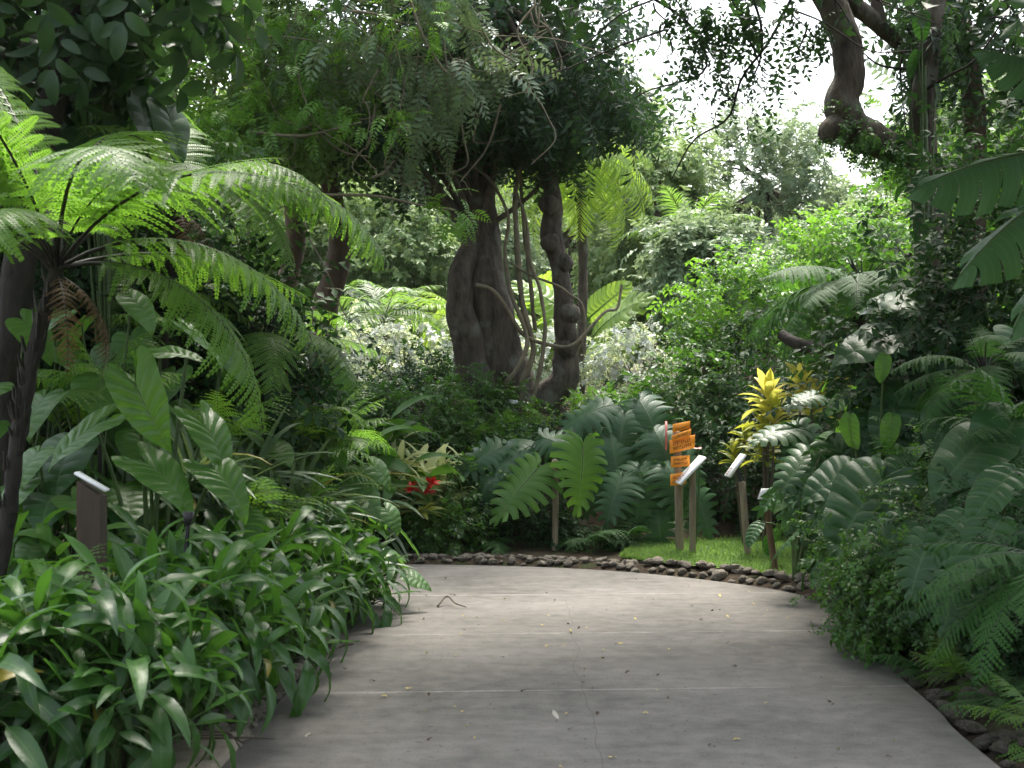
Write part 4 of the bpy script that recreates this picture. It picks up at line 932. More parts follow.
part('head', tube(np.array([A(.01, 0, hp - .07), A(.01, 0, hp - .06), A(.014, 0, hp), A(.014, 0, hp + .002)]), [.002, .02, .03, .004], 10), M['black'], o)

# ------------------------------------------------------------------ left bank, from the camera outward
lance_spots = [
    (100, 5.5, 1.02, 'dark lance-leaved clump at the near end of the bed, before the timber post'),
    (0, 5.4, 1.05, 'lance-leaved clump filling the lower corner of the picture, nearest of all'),
    (25, 6.4, 1.0, 'lance-leaved clump directly beneath the near tree fern trunk'),
    (140, 7.1, 1.0, 'lance-leaved clump just behind the dark timber post'),
    (180, 6.4, 1.02, 'lance-leaved clump leaning over the cobbles beside the thin black garden light'),
    (222, 7.2, 1.05, 'drooping lance-leaved clump at the path edge, second along the bed from the cobbles'),
    (165, 7.8, 1.1, 'lance-leaved clump behind the thin black garden light'),
    (258, 8.1, 1.05, 'glossy lance-leaved clump whose leaves hang over the path edge midway along the bed'),
    (215, 8.7, 1.1, 'lance-leaved clump below the low feathery ferns midway along the bed'),
    (292, 9.0, 1.05, 'lance-leaved clump at the path edge, next to last before the bend'),
    (250, 9.6, 1.1, 'lance-leaved clump behind the row at the bend, under the sword-leaved plants'),
    (322, 9.75, 1.0, 'last lance-leaved clump of the row, at the corner where the path bends'),
    (292, 10.15, 1.1, 'lance-leaved clump behind the corner clump, below the long-leaved ginger'),
]
for i, (px, Y, s, lab) in enumerate(lance_spots):
    b = base(px, Y); kd = K_lance[i % 3] if i not in (2, 6, 10) else K_lbright[i % 2]
    place(kd, 'lance_leaf_plant', lab, 'plant', b, i * 2.1, s)
for i, (px, Y, s, lab) in enumerate([(55, 7.4, .9, 'broad bright-leaved ginger behind the near tree fern trunk'), (120, 7.9, .8, 'bright green ginger between the dark timber post and the big arrow-shaped leaf'),
                                     (352, 13.7, 1.45, 'long-leaved ginger with stepped leaves behind the corner of the bed'), (315, 13.9, 1.5, 'tall long-leaved ginger in front of the cream-striped plants'),
                                     (235, 9.0, .8, 'bright green ginger beneath the arrow-shaped leaves'), (-10, 8.0, .9, 'bright green ginger at the picture edge behind the near tree fern')]):
    place(K_ginger[i % 2], 'ginger_plant', lab, 'plant', base(px, Y), i * 1.9, s)
for i, (px, Y, s, k, lab) in enumerate([(280, 10.05, 1.1, 0, 'grey-green sword-leaved plant under the long arching frond'), (285, 9.8, 1.1, 0, 'sword-leaved plant beside the low feathery ferns'),
                                        (258, 10.15, 1.4, 1, 'dark sword-leaved plant rising between the tree ferns'), (240, 13.4, 2.1, 1, 'tall dark strap-leaved plant in front of the leaning brown trunks'),
                                        (330, 13.4, 1.3, 0, 'sword-leaved plant in front of the thicker leaning brown trunk')]):
    b = base(px, Y); place(K_sword[k], 'sword_leaf_plant', lab, 'plant', b, i * 1.3, s)
# big heart and arrow leaves
def Z(px, py, Y): return P(px, py, Y)[2] - G((px - 512) / FPX * Y, Y)
leafy('heart_leaf_plant', 'tall plant with rounded bright heart leaves right of the near tree fern trunk', 'plant', base(105, 8.3), K_heart, 15, Z(100, 285, 8.3), .5, .34, seed=1)
leafy('heart_leaf_plant', 'bright heart-leaved plant left of the near tree fern trunk', 'plant', base(5, 8.4), K_heart, 14, Z(20, 330, 8.4), .5, .34, seed=2)
leafy('heart_leaf_plant', 'heart-leaved plant below the second tree fern, beside the big arrow-shaped leaf', 'plant', base(195, 9.0), K_heart, 14, Z(195, 330, 9.0), .5, .32, seed=5)
leafy('heart_leaf_plant', 'dark heart-leaved plant low behind the bright ginger', 'plant', base(90, 7.9), K_hdark, 12, Z(90, 420, 7.9), .5, .34, seed=6)
b = base(150, 7.7); ar = thing('arrow_leaf_plant', 'plant with one very large shiny arrow-shaped leaf facing the path', 'plant', b); st = []
for i, (x, y, Y, d, n_, s) in enumerate([(136, 385, 7.35, (.42, -.2, -.88), (-.35, -.75, .55), .40), (205, 425, 7.5, (.6, -.3, -.7), (.5, -.5, .75), .36), (160, 352, 7.6, (.8, -.2, .02), (-.1, -.35, .95), .26),
                                         (150, 465, 7.3, (.85, -.3, -.5), (0, -.4, .9), .38), (95, 425, 7.5, (-.7, -.4, -.5), (-.2, -.5, .8), .34), (215, 470, 7.4, (.7, -.4, -.55), (.1, -.5, .85), .34), (190, 330, 7.9, (.5, .2, -.4), (0, -.3, .95), .3)]):
    p = P(x, y, Y) - b; blade(ar, 'leaf', K_arrow if False else K_arrow[i % 2], p, d, A(*n_), s)
    st.append(tube(cr([A(0, 0, -.05), p * .55 + A(0, .05, .12), p], 10), np.linspace(.018, .008, 10), 6))
part('stalks', cat(st), M['stem'], ar)
leafy('broad_leaf_plant', 'broad-leaved plant with pale shining leaves behind the last lance-leaved clumps', 'plant', base(322, 13.2), K_ovalb, 14, Z(322, 432, 13.2), .5, .42, seed=8)
leafy('broad_leaf_plant', 'tall broad-leaved plant below the far leaning trunks', 'plant', base(228, 13.5), K_ovalb, 14, Z(228, 365, 13.5), .6, .5, seed=9)
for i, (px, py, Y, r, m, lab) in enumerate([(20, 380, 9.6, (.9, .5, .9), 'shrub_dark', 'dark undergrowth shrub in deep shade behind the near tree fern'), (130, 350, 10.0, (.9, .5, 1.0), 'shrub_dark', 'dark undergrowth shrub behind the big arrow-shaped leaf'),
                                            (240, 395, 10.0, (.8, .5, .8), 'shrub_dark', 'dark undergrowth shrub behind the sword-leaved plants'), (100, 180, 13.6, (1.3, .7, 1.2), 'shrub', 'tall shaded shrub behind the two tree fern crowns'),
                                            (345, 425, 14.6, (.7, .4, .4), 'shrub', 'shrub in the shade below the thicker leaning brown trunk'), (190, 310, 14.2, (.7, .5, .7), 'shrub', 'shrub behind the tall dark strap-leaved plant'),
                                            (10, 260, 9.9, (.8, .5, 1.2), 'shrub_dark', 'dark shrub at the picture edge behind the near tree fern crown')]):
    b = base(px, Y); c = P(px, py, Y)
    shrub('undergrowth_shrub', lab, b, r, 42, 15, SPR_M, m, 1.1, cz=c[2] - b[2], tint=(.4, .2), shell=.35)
tree_fern('tree_fern', 'nearest tree fern, its slim black trunk leaning up beside the dark timber post', P(57, 268, 7.0), base(-35, 7.0, -.05), 6, 1.25, K_frond, .55, 1.25, 3, .036,
          extra=[(-.5, .8, 1.25, 1), (2.9, 1.25, 1.65, 0), (3.5, 1.2, 1.6, 0), (2.3, 1.28, 1.65, 0), (-2.0, 1.2, 1.3, 0), (3.2, .8, 1.3, 1), (-1.2, 1.0, 1.25, 2), (1.75, 1.1, 1.5, 1), (2.2, 1.05, 1.4, 1), (-.2, .22, 1.35, 2), (-.05, .55, 1.3, 2), (-2.6, .9, .8)], dead=3)
b2 = base(165, 9.6)
tree_fern('tree_fern', 'second tree fern, further back, whose fronds arch across the vine-covered trees', P(178, 205, 9.6), b2, 8, 1.3, K_frond, .45, 1.15, 5, .07, extra=[(-.15, .55, 1.3, 2), (.2, .6, 1.2, 2), (.6, .7, 1.0, 1), (-.5, .4, 1.0, 2)], dead=2)
tree_fern('tree_fern', 'small tree fern half hidden behind the sword-leaved plants', P(262, 345, 10.0), base(258, 10.0), 10, 1.0, K_frond, .1, 1.0, 6, .06)
for i, (px, Y, dz, s, lab) in enumerate([(245, 8.5, .55, 1.15, 'pale green feathery fern below the long arching frond'), (290, 9.3, .5, 1.1, 'feathery fern above the glossy lance-leaved clump'), (20, 5.9, .35, 1.1, 'feathery fern crossing the foot of the near tree fern trunk'),
                                         (195, 9.9, .95, 1.3, 'feathery fern on a bank beneath the second tree fern')]):
    b = base(px, Y, 0); o = place(K_fern[i % 2], 'fern', lab, 'fern', b + A(0, 0, dz), i * 2.0, s)
    part('rootstock', tube(cr([A(0, 0, -dz - .1), A(.02, 0, -dz * .4), A(0, 0, .03)], 8), np.linspace(.06, .035, 8), 7, lump=.15), M['bark_dark'], o)

for i, (px, py, Y, n, size, k, lab) in enumerate([(60, 440, 7.7, 18, .22, K_heart, 'small heart-leaved plant just behind the near tree fern trunk'), (268, 440, 9.3, 20, .22, K_heart, 'small heart-leaved plant among the sword-leaved plants'),
                                                 (205, 385, 9.7, 20, .24, K_heart, 'leafy heart-leaved plant beneath the long arching frond'), (120, 320, 9.0, 22, .27, K_heart, 'bright heart-leaved plant in the gap between the two tree fern trunks'),
                                                 (310, 455, 9.9, 18, .24, K_ovalb, 'pale glossy oval-leaved plant above the last lance-leaved clumps'), (35, 320, 8.9, 20, .26, K_heart, 'bright heart-leaved plant high behind the near tree fern trunk'),
                                                 (285, 418, 10.0, 24, .3, K_ovalb, 'glossy oval-leaved plant rising between the low ferns and the sword-leaved plants'), (350, 462, 10.1, 24, .26, K_heart, 'small heart-leaved plant above the last lance-leaved clump, at the bend'), (330, 430, 10.2, 24, .28, K_ovalb, 'tall glossy oval-leaved plant at the bend, before the white-dotted shrub'), (235, 455, 8.4, 18, .24, K_ovalb, 'glossy oval-leaved plant just behind the thin black garden light')]):
    leafy('leafy_plant', lab, 'plant', base(px, Y), k, n, Z(px, py, Y), .42, size, seed=60 + i)
for i, (px, py, Y, s, lab) in enumerate([(300, 425, 9.8, .9, 'light green feathery fern at the foot of the long arching frond'), (165, 300, 9.2, 1.0, 'light green feathery fern below the second tree fern crown'), (335, 405, 10.1, .9, 'light green feathery fern furthest along the bed, before the white-dotted shrub'),
                                         (100, 350, 8.2, .9, 'feathery fern rising behind the dark timber post'), (215, 415, 8.8, .9, 'feathery fern beside the big arrow-shaped leaf')]):
    b = base(px, Y); dz = P(px, py, Y)[2] - b[2] - .25; o = place(K_fern[i % 2], 'fern', lab, 'fern', b + A(0, 0, dz), i * 2.0, s)
    part('rootstock', tube(cr([A(0, 0, -dz - .1), A(.02, 0, -dz * .4), A(0, 0, .03)], 8), np.linspace(.04, .025, 8), 7, lump=.15), M['bark_dark'], o)
for i, (px, py, Y, s, lab) in enumerate([(300, 465, 9.4, .8, 'grey-green sword-leaved plant just behind the last glossy clumps'), (275, 440, 9.9, .9, 'grey-green sword-leaved plant at the bend, in front of the long-leaved ginger'), (240, 435, 9.1, .85, 'grey-green sword-leaved plant behind the glossy oval-leaved plant'), (180, 440, 8.2, .8, 'grey-green sword-leaved plant between the big arrow-shaped leaf and the garden light')]):
    b = base(px, Y); dz = max(0, P(px, py, Y)[2] - b[2] - .55); o = place(K_sword[0], 'sword_leaf_plant', lab, 'plant', b + A(0, 0, dz), i * 1.7, s)
    part('cane', tube(cr([A(0, 0, -dz - .1), A(.02, 0, -dz * .4), A(0, 0, .03)], 8), np.linspace(.035, .025, 8), 7, lump=.1), M['bark_dark'], o)

# trees on the left
def pY(l): return [P(*q) for q in l]
b = base(8, 8.6)
tree('shade_tree', 'black-stemmed tree with big dark hanging leaves above the near tree fern', b,
     [([b - A(0, 0, .1)] + pY([(14, 330, 8.6), (26, 230, 8.7), (48, 120, 8.8), (66, 60, 8.8), (78, 0, 8.8), (92, -120, 8.8)]), [.11, .10, .095, .09, .09, .09, .09, .07])],
     [(P(70, -30, 9.0), (1.0, .7, .55), 26, 9, SPR_B, 1.0, dict(spread=.2, tint=(.4, .2), shell=.2, grav=.8)), (P(20, 110, 10.2), (.7, .5, .8), 22, 9, SPR_B, .9, dict(spread=.2, tint=(.25, .2), shell=.2, grav=.8))],
     'bark_dark', 'canopy', nlimb=9, limb_r=.03, seed=14, twigm='bark_dark')
b = base(108, 9.2)
leafy('climbing_philodendron', 'climber with big dull dark leaves hanging at the top beside the black-stemmed tree', 'climber', b, K_hdark, 11, Z(105, -10, 9.2), .35, .5, seed=21, stem=.05, hmin=.8, down=1.6)
b = base(286, 17.5)
tree('leaning_tree', 'slimmer of the two leaning brown trunks behind the tree ferns, its crown hung with vines', b,
     [([b - A(0, 0, .1)] + pY([(284, 320, 17.5), (287, 285, 17.5), (296, 235, 17.5), (290, 190, 17.4), (270, 120, 17), (230, 40, 16.6)]), [.17, .14, .13, .125, .12, .1, .07])],
     [(P(205, 60, 15.5), (1.35, .9, 1.35), 54, 13, SPR_C, .9, dict(spread=.17, tint=(.5, .25), shell=.3, grav=.5)), (P(190, -160, 14), (2.0, 1.8, 1.0), 40, 14, SPR_C, 1.1, dict(spread=.17, tint=(.5, .2), shell=.3))],
     'bark_red', 'canopy_mid', nlimb=12, limb_r=.03, seed=24)
b = base(325, 17)
tree('leaning_tree', 'thicker of the two leaning brown trunks, standing left of the palm', b,
     [([b - A(0, 0, .1)] + pY([(323, 330, 17), (326, 305, 17), (336, 270, 17), (340, 240, 17), (330, 180, 16.8), (315, 100, 16.4), (300, 20, 16)]), [.2, .175, .165, .15, .14, .12, .1, .07])],
     [(P(300, 85, 15.6), (1.05, .9, 1.25), 50, 12, SPR_C, .9, dict(spread=.17, tint=(.45, .25), shell=.3, grav=.6)), (P(340, 105, 17.3), (.9, .7, .8), 30, 12, SPR_C, .9, dict(spread=.17, tint=(.25, .2), shell=.3, grav=.6))],
     'bark_red', 'canopy_mid', nlimb=12, limb_r=.03, seed=25)
# creeper with bright tips and bare twigs on their near side
b = base(235, 14.4); o = thing('twining_creeper', 'tangle of bare twigs and bright leaf tips in front of the two leaning trees', 'vine', b)
tws, r2 = [], np.random.default_rng(31)
for i in range(46):
    a = P(r2.uniform(130, 400), r2.uniform(-40, 190), r2.uniform(14.0, 14.8)) - b; q = [a]; dr = A(r2.normal(0, .25), r2.normal(0, .05), r2.normal(-.12, .2))
    for j in range(4): a = a + dr + A(r2.normal(0, .09), 0, r2.normal(0, .09)); q.append(a)
    tws.append(tube(cr(q, 14), np.linspace(.010, .004, 14), 4))
tws.append(tube(cr([A(0, 0, -.1), A(.1, 0, 1.2), P(250, 150, 14.4) - b], 12), np.linspace(.03, .012, 12), 6))
part('twigs', cat(tws), M['liana'], o)
lt = [crown(P(x, y, 14.2) - b, (.28, .2, .2), 6, 5, SPR_P, .32, spread=.35, tint=(.6, .2), shell=.1, grav=.3)[0] for x, y in ((215, 95), (165, 70), (235, 25), (290, 60), (270, 95), (190, 30), (330, 95), (250, 130), (310, 25), (150, 20), (225, 150), (330, 40), (180, 110))]
part('leaves', sub(cat(lt), 0), M['shrub_bright'], o)

# ------------------------------------------------------------------ right bank
RS = [
    (893, 602, 8.4, (.26, .32, .25), 'shrub', 'fine-leaved green shrub spilling over the path edge below the broad leaves'),
    (915, 585, 8.1, (.24, .3, .22), 'shrub', 'fine-leaved green shrub just nearer than the one spilling over the path edge'),
    (945, 530, 8.8, (.35, .3, .3), 'shrub', 'fine-leaved shrub behind the long hanging leaves'),
    (876, 548, 9.2, (.24, .3, .24), 'shrub', 'fine-leaved shrub beside the brown label stake'),
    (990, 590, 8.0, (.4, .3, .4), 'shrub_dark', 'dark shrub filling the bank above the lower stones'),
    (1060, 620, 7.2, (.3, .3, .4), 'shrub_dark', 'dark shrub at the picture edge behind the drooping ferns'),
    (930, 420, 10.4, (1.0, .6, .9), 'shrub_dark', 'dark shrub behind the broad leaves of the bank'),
    (1020, 330, 10.2, (1.0, .6, 1.4), 'shrub_dark', 'dark shrub behind the banana plant'),
    (980, 240, 13.4, (1.1, .6, 1.3), 'shrub', 'shaded shrub behind the tall vine-clad trunk'),
    (880, 330, 13.6, (.6, .5, .4), 'shrub', 'shrub under the flat fern fronds beside the tall trunk'),
]
for px, py, Y, r, m, lab in RS:
    b = base(px, Y); c = P(px, py, Y)
    shrub('bank_shrub', lab, b, r, 30 if Y < 9.5 else 44, 46 if Y < 9.5 else 15, SPR_S if Y < 9.5 else SPR_M, m, .72 if Y < 9.5 else 1.1, cz=c[2] - b[2], tint=(.5, .2), shell=.1 if Y < 9.5 else .35, spread=.4 if Y < 9.5 else .2, grav=.5 if Y < 9.5 else .15)
def leafset(name, label, cat_, px, Y, leaves, kds, m='stem'):
    b = base(px, Y); o = thing(name, label, cat_, b); st = []
    for i, (x, y, yy, d, n_, s) in enumerate(leaves):
        p = P(x, y, yy) - b; blade(o, 'leaf', kds[i % len(kds)], p, d, A(*n_), s)
        st.append(tube(cr([A(0, 0, -.05), p * .5 + A(0, .12, .15), p + A(0, .02, 0)], 10), np.linspace(.02, .008, 10), 6))
    part('stalks', cat(st), M[m], o); return o
leafset('broad_leaf_plant', 'plant with a large dull ribbed leaf leaning over the fine-leaved shrub at the path', 'plant', 905, 9.6,
        [(882, 480, 8.9, (-.62, -.3, -.62), (-.35, -.6, .75), .62), (910, 470, 9.0, (-.3, -.5, -.6), (0, -.6, .8), .4), (850, 470, 9.2, (-.8, -.2, -.35), (-.1, -.5, .9), .4), (925, 500, 8.8, (.3, -.5, -.7), (.1, -.7, .7), .42)], K_ribbed)
leafset('broad_leaf_plant', 'plant with long dark leaves hanging above the drooping ferns', 'plant', 1000, 8.0,
        [(1000, 520, 7.4, (-.55, -.2, -.8), (-.5, -.6, .6), .5), (985, 545, 7.3, (-.45, -.2, -.85), (-.6, -.6, .5), .55), (1020, 560, 7.2, (-.25, -.3, -.9), (-.5, -.7, .5), .45), (965, 515, 7.6, (-.7, -.1, -.5), (-.3, -.5, .8), .4), (1015, 470, 7.6, (-.6, -.3, -.4), (-.2, -.5, .8), .42)], K_oval)
leafset('broad_leaf_plant', 'group of broad dark leaves between the yellow croton and the tall trunk', 'plant', 900, 10.6,
        [(890, 335, 10.2, (-.85, -.2, -.25), (0, -.5, .9), .5), (920, 300, 10.4, (-.8, .1, .15), (0, -.45, .9), .5), (905, 395, 10.0, (-.6, -.3, -.7), (-.2, -.6, .75), .45), (930, 420, 9.9, (-.5, -.4, -.6), (-.1, -.6, .75), .5), (870, 420, 10.2, (-.3, -.4, -.7), (-.1, -.7, .6), .36), (945, 370, 10.0, (.4, -.3, -.6), (.2, -.6, .8), .45), (965, 440, 9.6, (.3, -.4, -.7), (.1, -.6, .7), .5)], K_hdark)
leafset('round_leaf_plant', 'plant with pale upright oval leaves in the middle of the bank', 'plant', 885, 9.9,
        [(893, 415, 9.5, (-.25, -.1, -1), (-.3, -.9, .3), .24), (850, 415, 9.7, (-.1, 0, -1), (-.7, -.7, .2), .28), (885, 355, 9.8, (-.2, -.1, -.8), (-.2, -.8, .5), .2)], K_ovalb)
leafset('finger_leaf_plant', 'plant with long-fingered dark leaves in front of the yellow croton, over the lawn', 'plant', 795, 11.4,
        [(795, 428, 11.2, (-.8, -.25, -.1), (-.1, -.5, .9), .42), (800, 430, 11.2, (.5, -.5, -.7), (.1, -.6, .8), .5), (808, 455, 10.9, (-.6, -.4, -.55), (-.2, -.6, .75), .45), (800, 485, 11.0, (-.5, -.3, -.65), (-.3, -.6, .7), .4), (815, 480, 10.8, (-.2, -.5, -.8), (0, -.7, .6), .5),
         (835, 445, 10.8, (.5, -.4, -.6), (.2, -.6, .7), .5), (815, 470, 10.9, (.1, -.4, -.75), (-.2, -.7, .6), .4), (830, 510, 10.6, (-.4, -.3, -.8), (-.3, -.7, .5), .5), (815, 395, 11.3, (-.75, -.3, -.15), (0, -.5, .9), .3)], K_mond)
leafset('broad_leaf_plant', 'cluster of broad dark leaves above the drooping ferns at the picture edge', 'plant', 1010, 8.8,
        [(985, 440, 8.4, (-.7, -.2, -.5), (-.2, -.5, .85), .5), (1015, 420, 8.4, (-.5, -.4, -.6), (-.1, -.6, .75), .5), (1005, 490, 8.2, (-.6, -.3, -.5), (-.2, -.6, .75), .55), (970, 480, 8.5, (-.7, -.3, -.5), (-.2, -.6, .75), .42)], K_hdark)
for i, (px, py, Y, n, size, k, lab) in enumerate([(960, 400, 9.2, 24, .34, K_hdark, 'broad-leaved plant in the middle of the bank behind the fine fern fronds'), (905, 450, 9.4, 24, .28, K_oval, 'dark oval-leaved plant above the large ribbed leaf'),
                                                 (1005, 500, 7.9, 20, .28, K_hdark, 'broad-leaved plant above the stones, behind the drooping ferns'), (940, 500, 8.6, 20, .26, K_oval, 'dark oval-leaved plant between the ribbed leaf and the hanging leaves'),
                                                 (865, 370, 11.0, 24, .3, K_ovalb, 'bright broad-leaved plant beside the dark dead bough'), (920, 340, 10.8, 24, .34, K_hdark, 'broad-leaved plant at the foot of the tall vine-clad trunk'),
                                                 (1000, 330, 9.6, 24, .34, K_hdark, 'broad-leaved plant below the torn banana leaves'), (860, 470, 10.3, 22, .27, K_mond, 'finger-leaved plant between the croton group and the ribbed leaf'),
                                                 (815, 450, 11.6, 22, .27, K_oval, 'dark oval-leaved plant just behind the finger-leaved plants')]):
    leafy('leafy_plant', lab, 'plant', base(px, Y), k, n, Z(px, py, Y), .5, size, seed=80 + i)
for i, (px, Y, s, kd, lab) in enumerate([(975, 6.75, .55, K_fernd[0], 'small dark fern growing among the stones at the path edge'), (1015, 6.2, .6, K_fern[1], 'small green fern growing over the nearest stones'), (905, 7.7, .5, K_fernd[1], 'small dark fern where the stones meet the fine-leaved shrubs'), (940, 7.3, .55, K_fern[0], 'small green fern above the middle of the stone heap')]):
    b = base(px, Y); place(kd, 'fern', lab, 'fern', b + A(.12, 0, .05), i * 1.7, s)
leafset('hanging_leaf_plant', 'plant with dark slashed leaves drooping over the fine-leaved shrubs', 'plant', 950, 8.6,
        [(930, 540, 7.7, (-.5, -.4, -.75), (-.5, -.6, .55), .38), (900, 525, 8.1, (-.6, -.3, -.7), (-.4, -.6, .65), .36), (960, 575, 7.4, (-.45, -.35, -.8), (-.5, -.6, .5), .36), (875, 545, 8.3, (-.7, -.2, -.6), (-.3, -.6, .7), .3)], K_mond)
# yellow crotons
def croton(label, px, py, Y, s, m, n=3):
    b = base(px, Y); c = P(px, py, Y) - b; o = thing('croton', label, 'croton', b); ts, st = [], []
    for k in range(n):
        p = c + A(rng.normal(0, .09), rng.normal(0, .06), -.12 - .06 * k) * (1 if k else 0) + A(0, 0, -.2 * s)
        ts.append(xf(rosette(LC, 20, .2, 1.45, .7, 1.1, (.55, .25), .14), None, p, s)); st.append(tube(cr([A(0, 0, -.05), p * .5, p + A(0, 0, .12)], 8), np.linspace(.018, .01, 8), 5))
    t = cat(ts); part('leaves', t, M[m], o); part('stems', cat(st), M['twig'], o)
croton('bright yellow croton, the tallest and yellowest of the group beside the sign posts', 768, 386, 12.9, 1.2, 'yellow', 2)
croton('bright yellow croton close behind the tallest one, partly under broad leaves', 800, 374, 13.0, 1.1, 'yellow', 2)
croton('small yellow croton tuft furthest along the bank from the orange sign', 838, 378, 12.9, .8, 'yellow', 1)
croton('lime green croton tuft by the dark fallen bough', 842, 345, 12.3, .7, 'shrub_bright', 1)
croton('yellow-green croton below the tallest yellow one', 764, 416, 12.9, 1.0, 'yellowgreen', 3)
croton('yellow-green croton low down, nearest to the orange sign', 745, 430, 13.6, .8, 'yellowgreen', 2)
# ferns on the right
tree_fern('tree_fern', 'tree fern with flat dark spreading fronds in front of the dark rounded shrub', P(862, 282, 13.2), base(866, 13.2), 13, 1.25, K_frondd, .0, .45, 16, .07, extra=[(2.9, .08, 1.1), (3.4, .05, 1.1), (3.9, .12, 1)])
tree_fern('tree_fern', 'low tree fern with fine drooping fronds among the broad leaves of the bank', P(985, 372, 9.2), base(985, 9.2), 9, .68, K_frondd, .1, 1.1, 17, .045, extra=[(3.3, .2, 1.1), (3.7, .1, 1.1)])
for px, py, Y, sz, fr, lab in [(1050, 560, 6.5, .82, [(-.8, -.15, -.25, 0), (-.95, -.1, .1, 1), (-.6, -.5, -.1, 1), (-.7, .3, .3, 0), (-.85, -.3, .35, 1), (-.4, -.7, .1, 0)], 'fern drooping over the lower stones toward the path, nearest on its bank'),
                            (1010, 575, 7.3, .7, [(-.85, -.3, .25, 1), (-.6, -.5, .3, 2), (-.9, .1, .2, 1), (.2, -.7, .4, 1), (-.3, .5, .6, 0), (.7, .1, .4, 1)], 'fern drooping to the path edge above the lower stones')]:
    b = base(px, Y); c = P(px, py, Y) - b; o = thing('fern', lab, 'fern', b)
    for dx, dy, dz, k in fr: blade(o, 'frond', K_frondn[k % 2], c, (dx, dy, dz), A(0, 0, 1) + rng.normal(0, .06, 3), sz * rng.uniform(.9, 1.1))
    part('rootstock', tube(cr([A(0, 0, -.1), c * .5, c], 8), np.linspace(.03, .02, 8), 7, lump=.15), M['bark_dark'], o)
for i, (px, Y, dz, s, k, lab) in enumerate([(935, 9.4, .75, 1.1, 'd', 'dark fern among the broad leaves of the bank'), (1010, 8.6, 1.2, 1.2, 'd', 'dark fern below the banana leaves')]):
    b = base(px, Y); o = place((K_sword_fern if k == 'f' else K_fernd)[i % 2], 'fern', lab, 'fern', b + A(0, 0, dz), i * 2.2, s)
    part('rootstock', tube(cr([A(0, 0, -dz - .1), A(.02, 0, -dz * .4), A(0, 0, .03)], 8), np.linspace(.025, .02, 8), 7, lump=.15), M['bark_dark'], o)
b = base(862, 12.4); q = pY([(782, 335, 12.9), (800, 345, 12.7), (825, 352, 12.5), (850, 366, 12.4), (880, 395, 12.3)]); q.append(b - A(0, 0, .05))
o = link('fallen_bough', to_mesh('fallen_bough', tube(cr([x - b for x in q], 30), np.linspace(.055, .08, 30), 9, 0, .14, 8), [M['bark_dark']]), None, tuple(b)); tag(o, 'dark dead bough leaning out of the bank above the yellow crotons', 'branch')
# tall tree with the thick curved limb
YR = 12.0; b = base(930, YR)
rt = tree('vine_clad_tree', 'tall vine-clad tree on the bank with a thick limb curving up toward the white sky', b,
     [([b - A(0, 0, .1)] + pY([(931, 300, YR), (928, 220, YR), (923, 150, YR), (924, 90, YR), (933, 20, YR), (940, -60, YR), (930, -200, YR - 1)]), [.13, .115, .11, .115, .11, .10, .09, .08, .06]),
      (pY([(925, 165, YR), (905, 152, YR), (878, 142, YR), (852, 128, YR), (842, 105, YR), (849, 75, YR), (847, 45, YR), (836, 15, YR), (822, -15, YR), (812, -60, YR - .2)]), [.11, .12, .14, .165, .155, .135, .13, .125, .12, .10]),
      (pY([(824, -20, YR), (850, 2, YR + .2), (875, 22, YR + .4), (900, 45, YR + .6), (925, 60, YR + .7)]), [.09, .08, .075, .06, .045]),
      (pY([(880, 25, YR + .4), (876, 0, YR + .4), (868, -40, YR + .4)]), [.06, .05, .04])],
     [(P(750, -62, 11.2), (1.0, .8, .3), 16, 7, SPR_C, .6, dict(spread=.2, tint=(.3, .15), shell=.1, grav=.9)),
      (P(922, 70, 12.2), (.22, .4, .75), 14, 10, SPR_N, .8, dict(spread=.24, tint=(.35, .2), shell=.2, grav=1.2)),
      (P(985, -10, 13), (.9, .8, .9), 32, 14, SPR_C, .9, dict(spread=.2, tint=(.4, .2), shell=.2, grav=.6)),
      (A(1.5, 8.4, 5.75), (2.9, 2.8, .75), 120, 18, SPR_C, 1.35, dict(spread=.18, tint=(.45, .2), shell=.2, grav=.4)),
      (A(4.0, 3.2, 4.5), (1.6, 3.2, 1.7), 100, 18, SPR_C, 1.4, dict(spread=.17, tint=(.45, .2), shell=.2, grav=.4))],  # unseen crown mass added behind the viewpoint to cut front light
     'bark', 'canopy', nlimb=10, limb_r=.02, sides=14, lump=.08, seed=33, twigm='bark_dark')
kn = [xf(tube(np.array([A(0, 0, -1), A(0, 0, -.75), A(0, 0, -.2), A(0, 0, .4), A(0, 0, .85), A(0, 0, 1)]) * s, np.array([.2, .7, 1, .9, .5, .1]) * s, 9, lump=.2, seed=int(px)), None, P(px, py, YR - .08) - b) for px, py, s in ((834, 130, .13), (866, 142, .11))]
for k in kn: part('burl', k, M['bark'], rt)
tw = []
r2 = np.random.default_rng(77)
for pts in ([(800, -20, 11.5), (770, 40, 11.4), (742, 78, 11.3), (728, 118, 11.3), (694, 140, 11.3), (672, 178, 11.3)], [(640, -10, 11.6), (690, 25, 11.5), (705, 70, 11.4), (650, 90, 11.4), (635, 98, 11.4)],
            [(740, -30, 11.4), (760, 20, 11.3), (760, 60, 11.3), (745, 90, 11.3)], [(925, 90, 11.9), (950, 75, 11.7), (975, 60, 11.5), (1000, 25, 11.4), (1020, -10, 11.4)], [(915, 70, 12), (880, 65, 12), (860, 50, 12)]):
    tw.append(tube(cr([P(*p) - b for p in pts], 20), np.linspace(.014, .005, 20), 6, lump=.12))
for i in range(16):
    a = P(r2.uniform(640, 830), r2.uniform(-30, 40), 11.3) - b; q = [a]; dd = A(r2.normal(0, .15), 0, -.1)
    for j in range(3): a = a + dd + r2.normal(0, .06, 3); q.append(a)
    tw.append(tube(cr(q, 10), np.linspace(.009, .004, 10), 4))
part('bare_twigs', cat(tw), M['bark_dark'], rt)
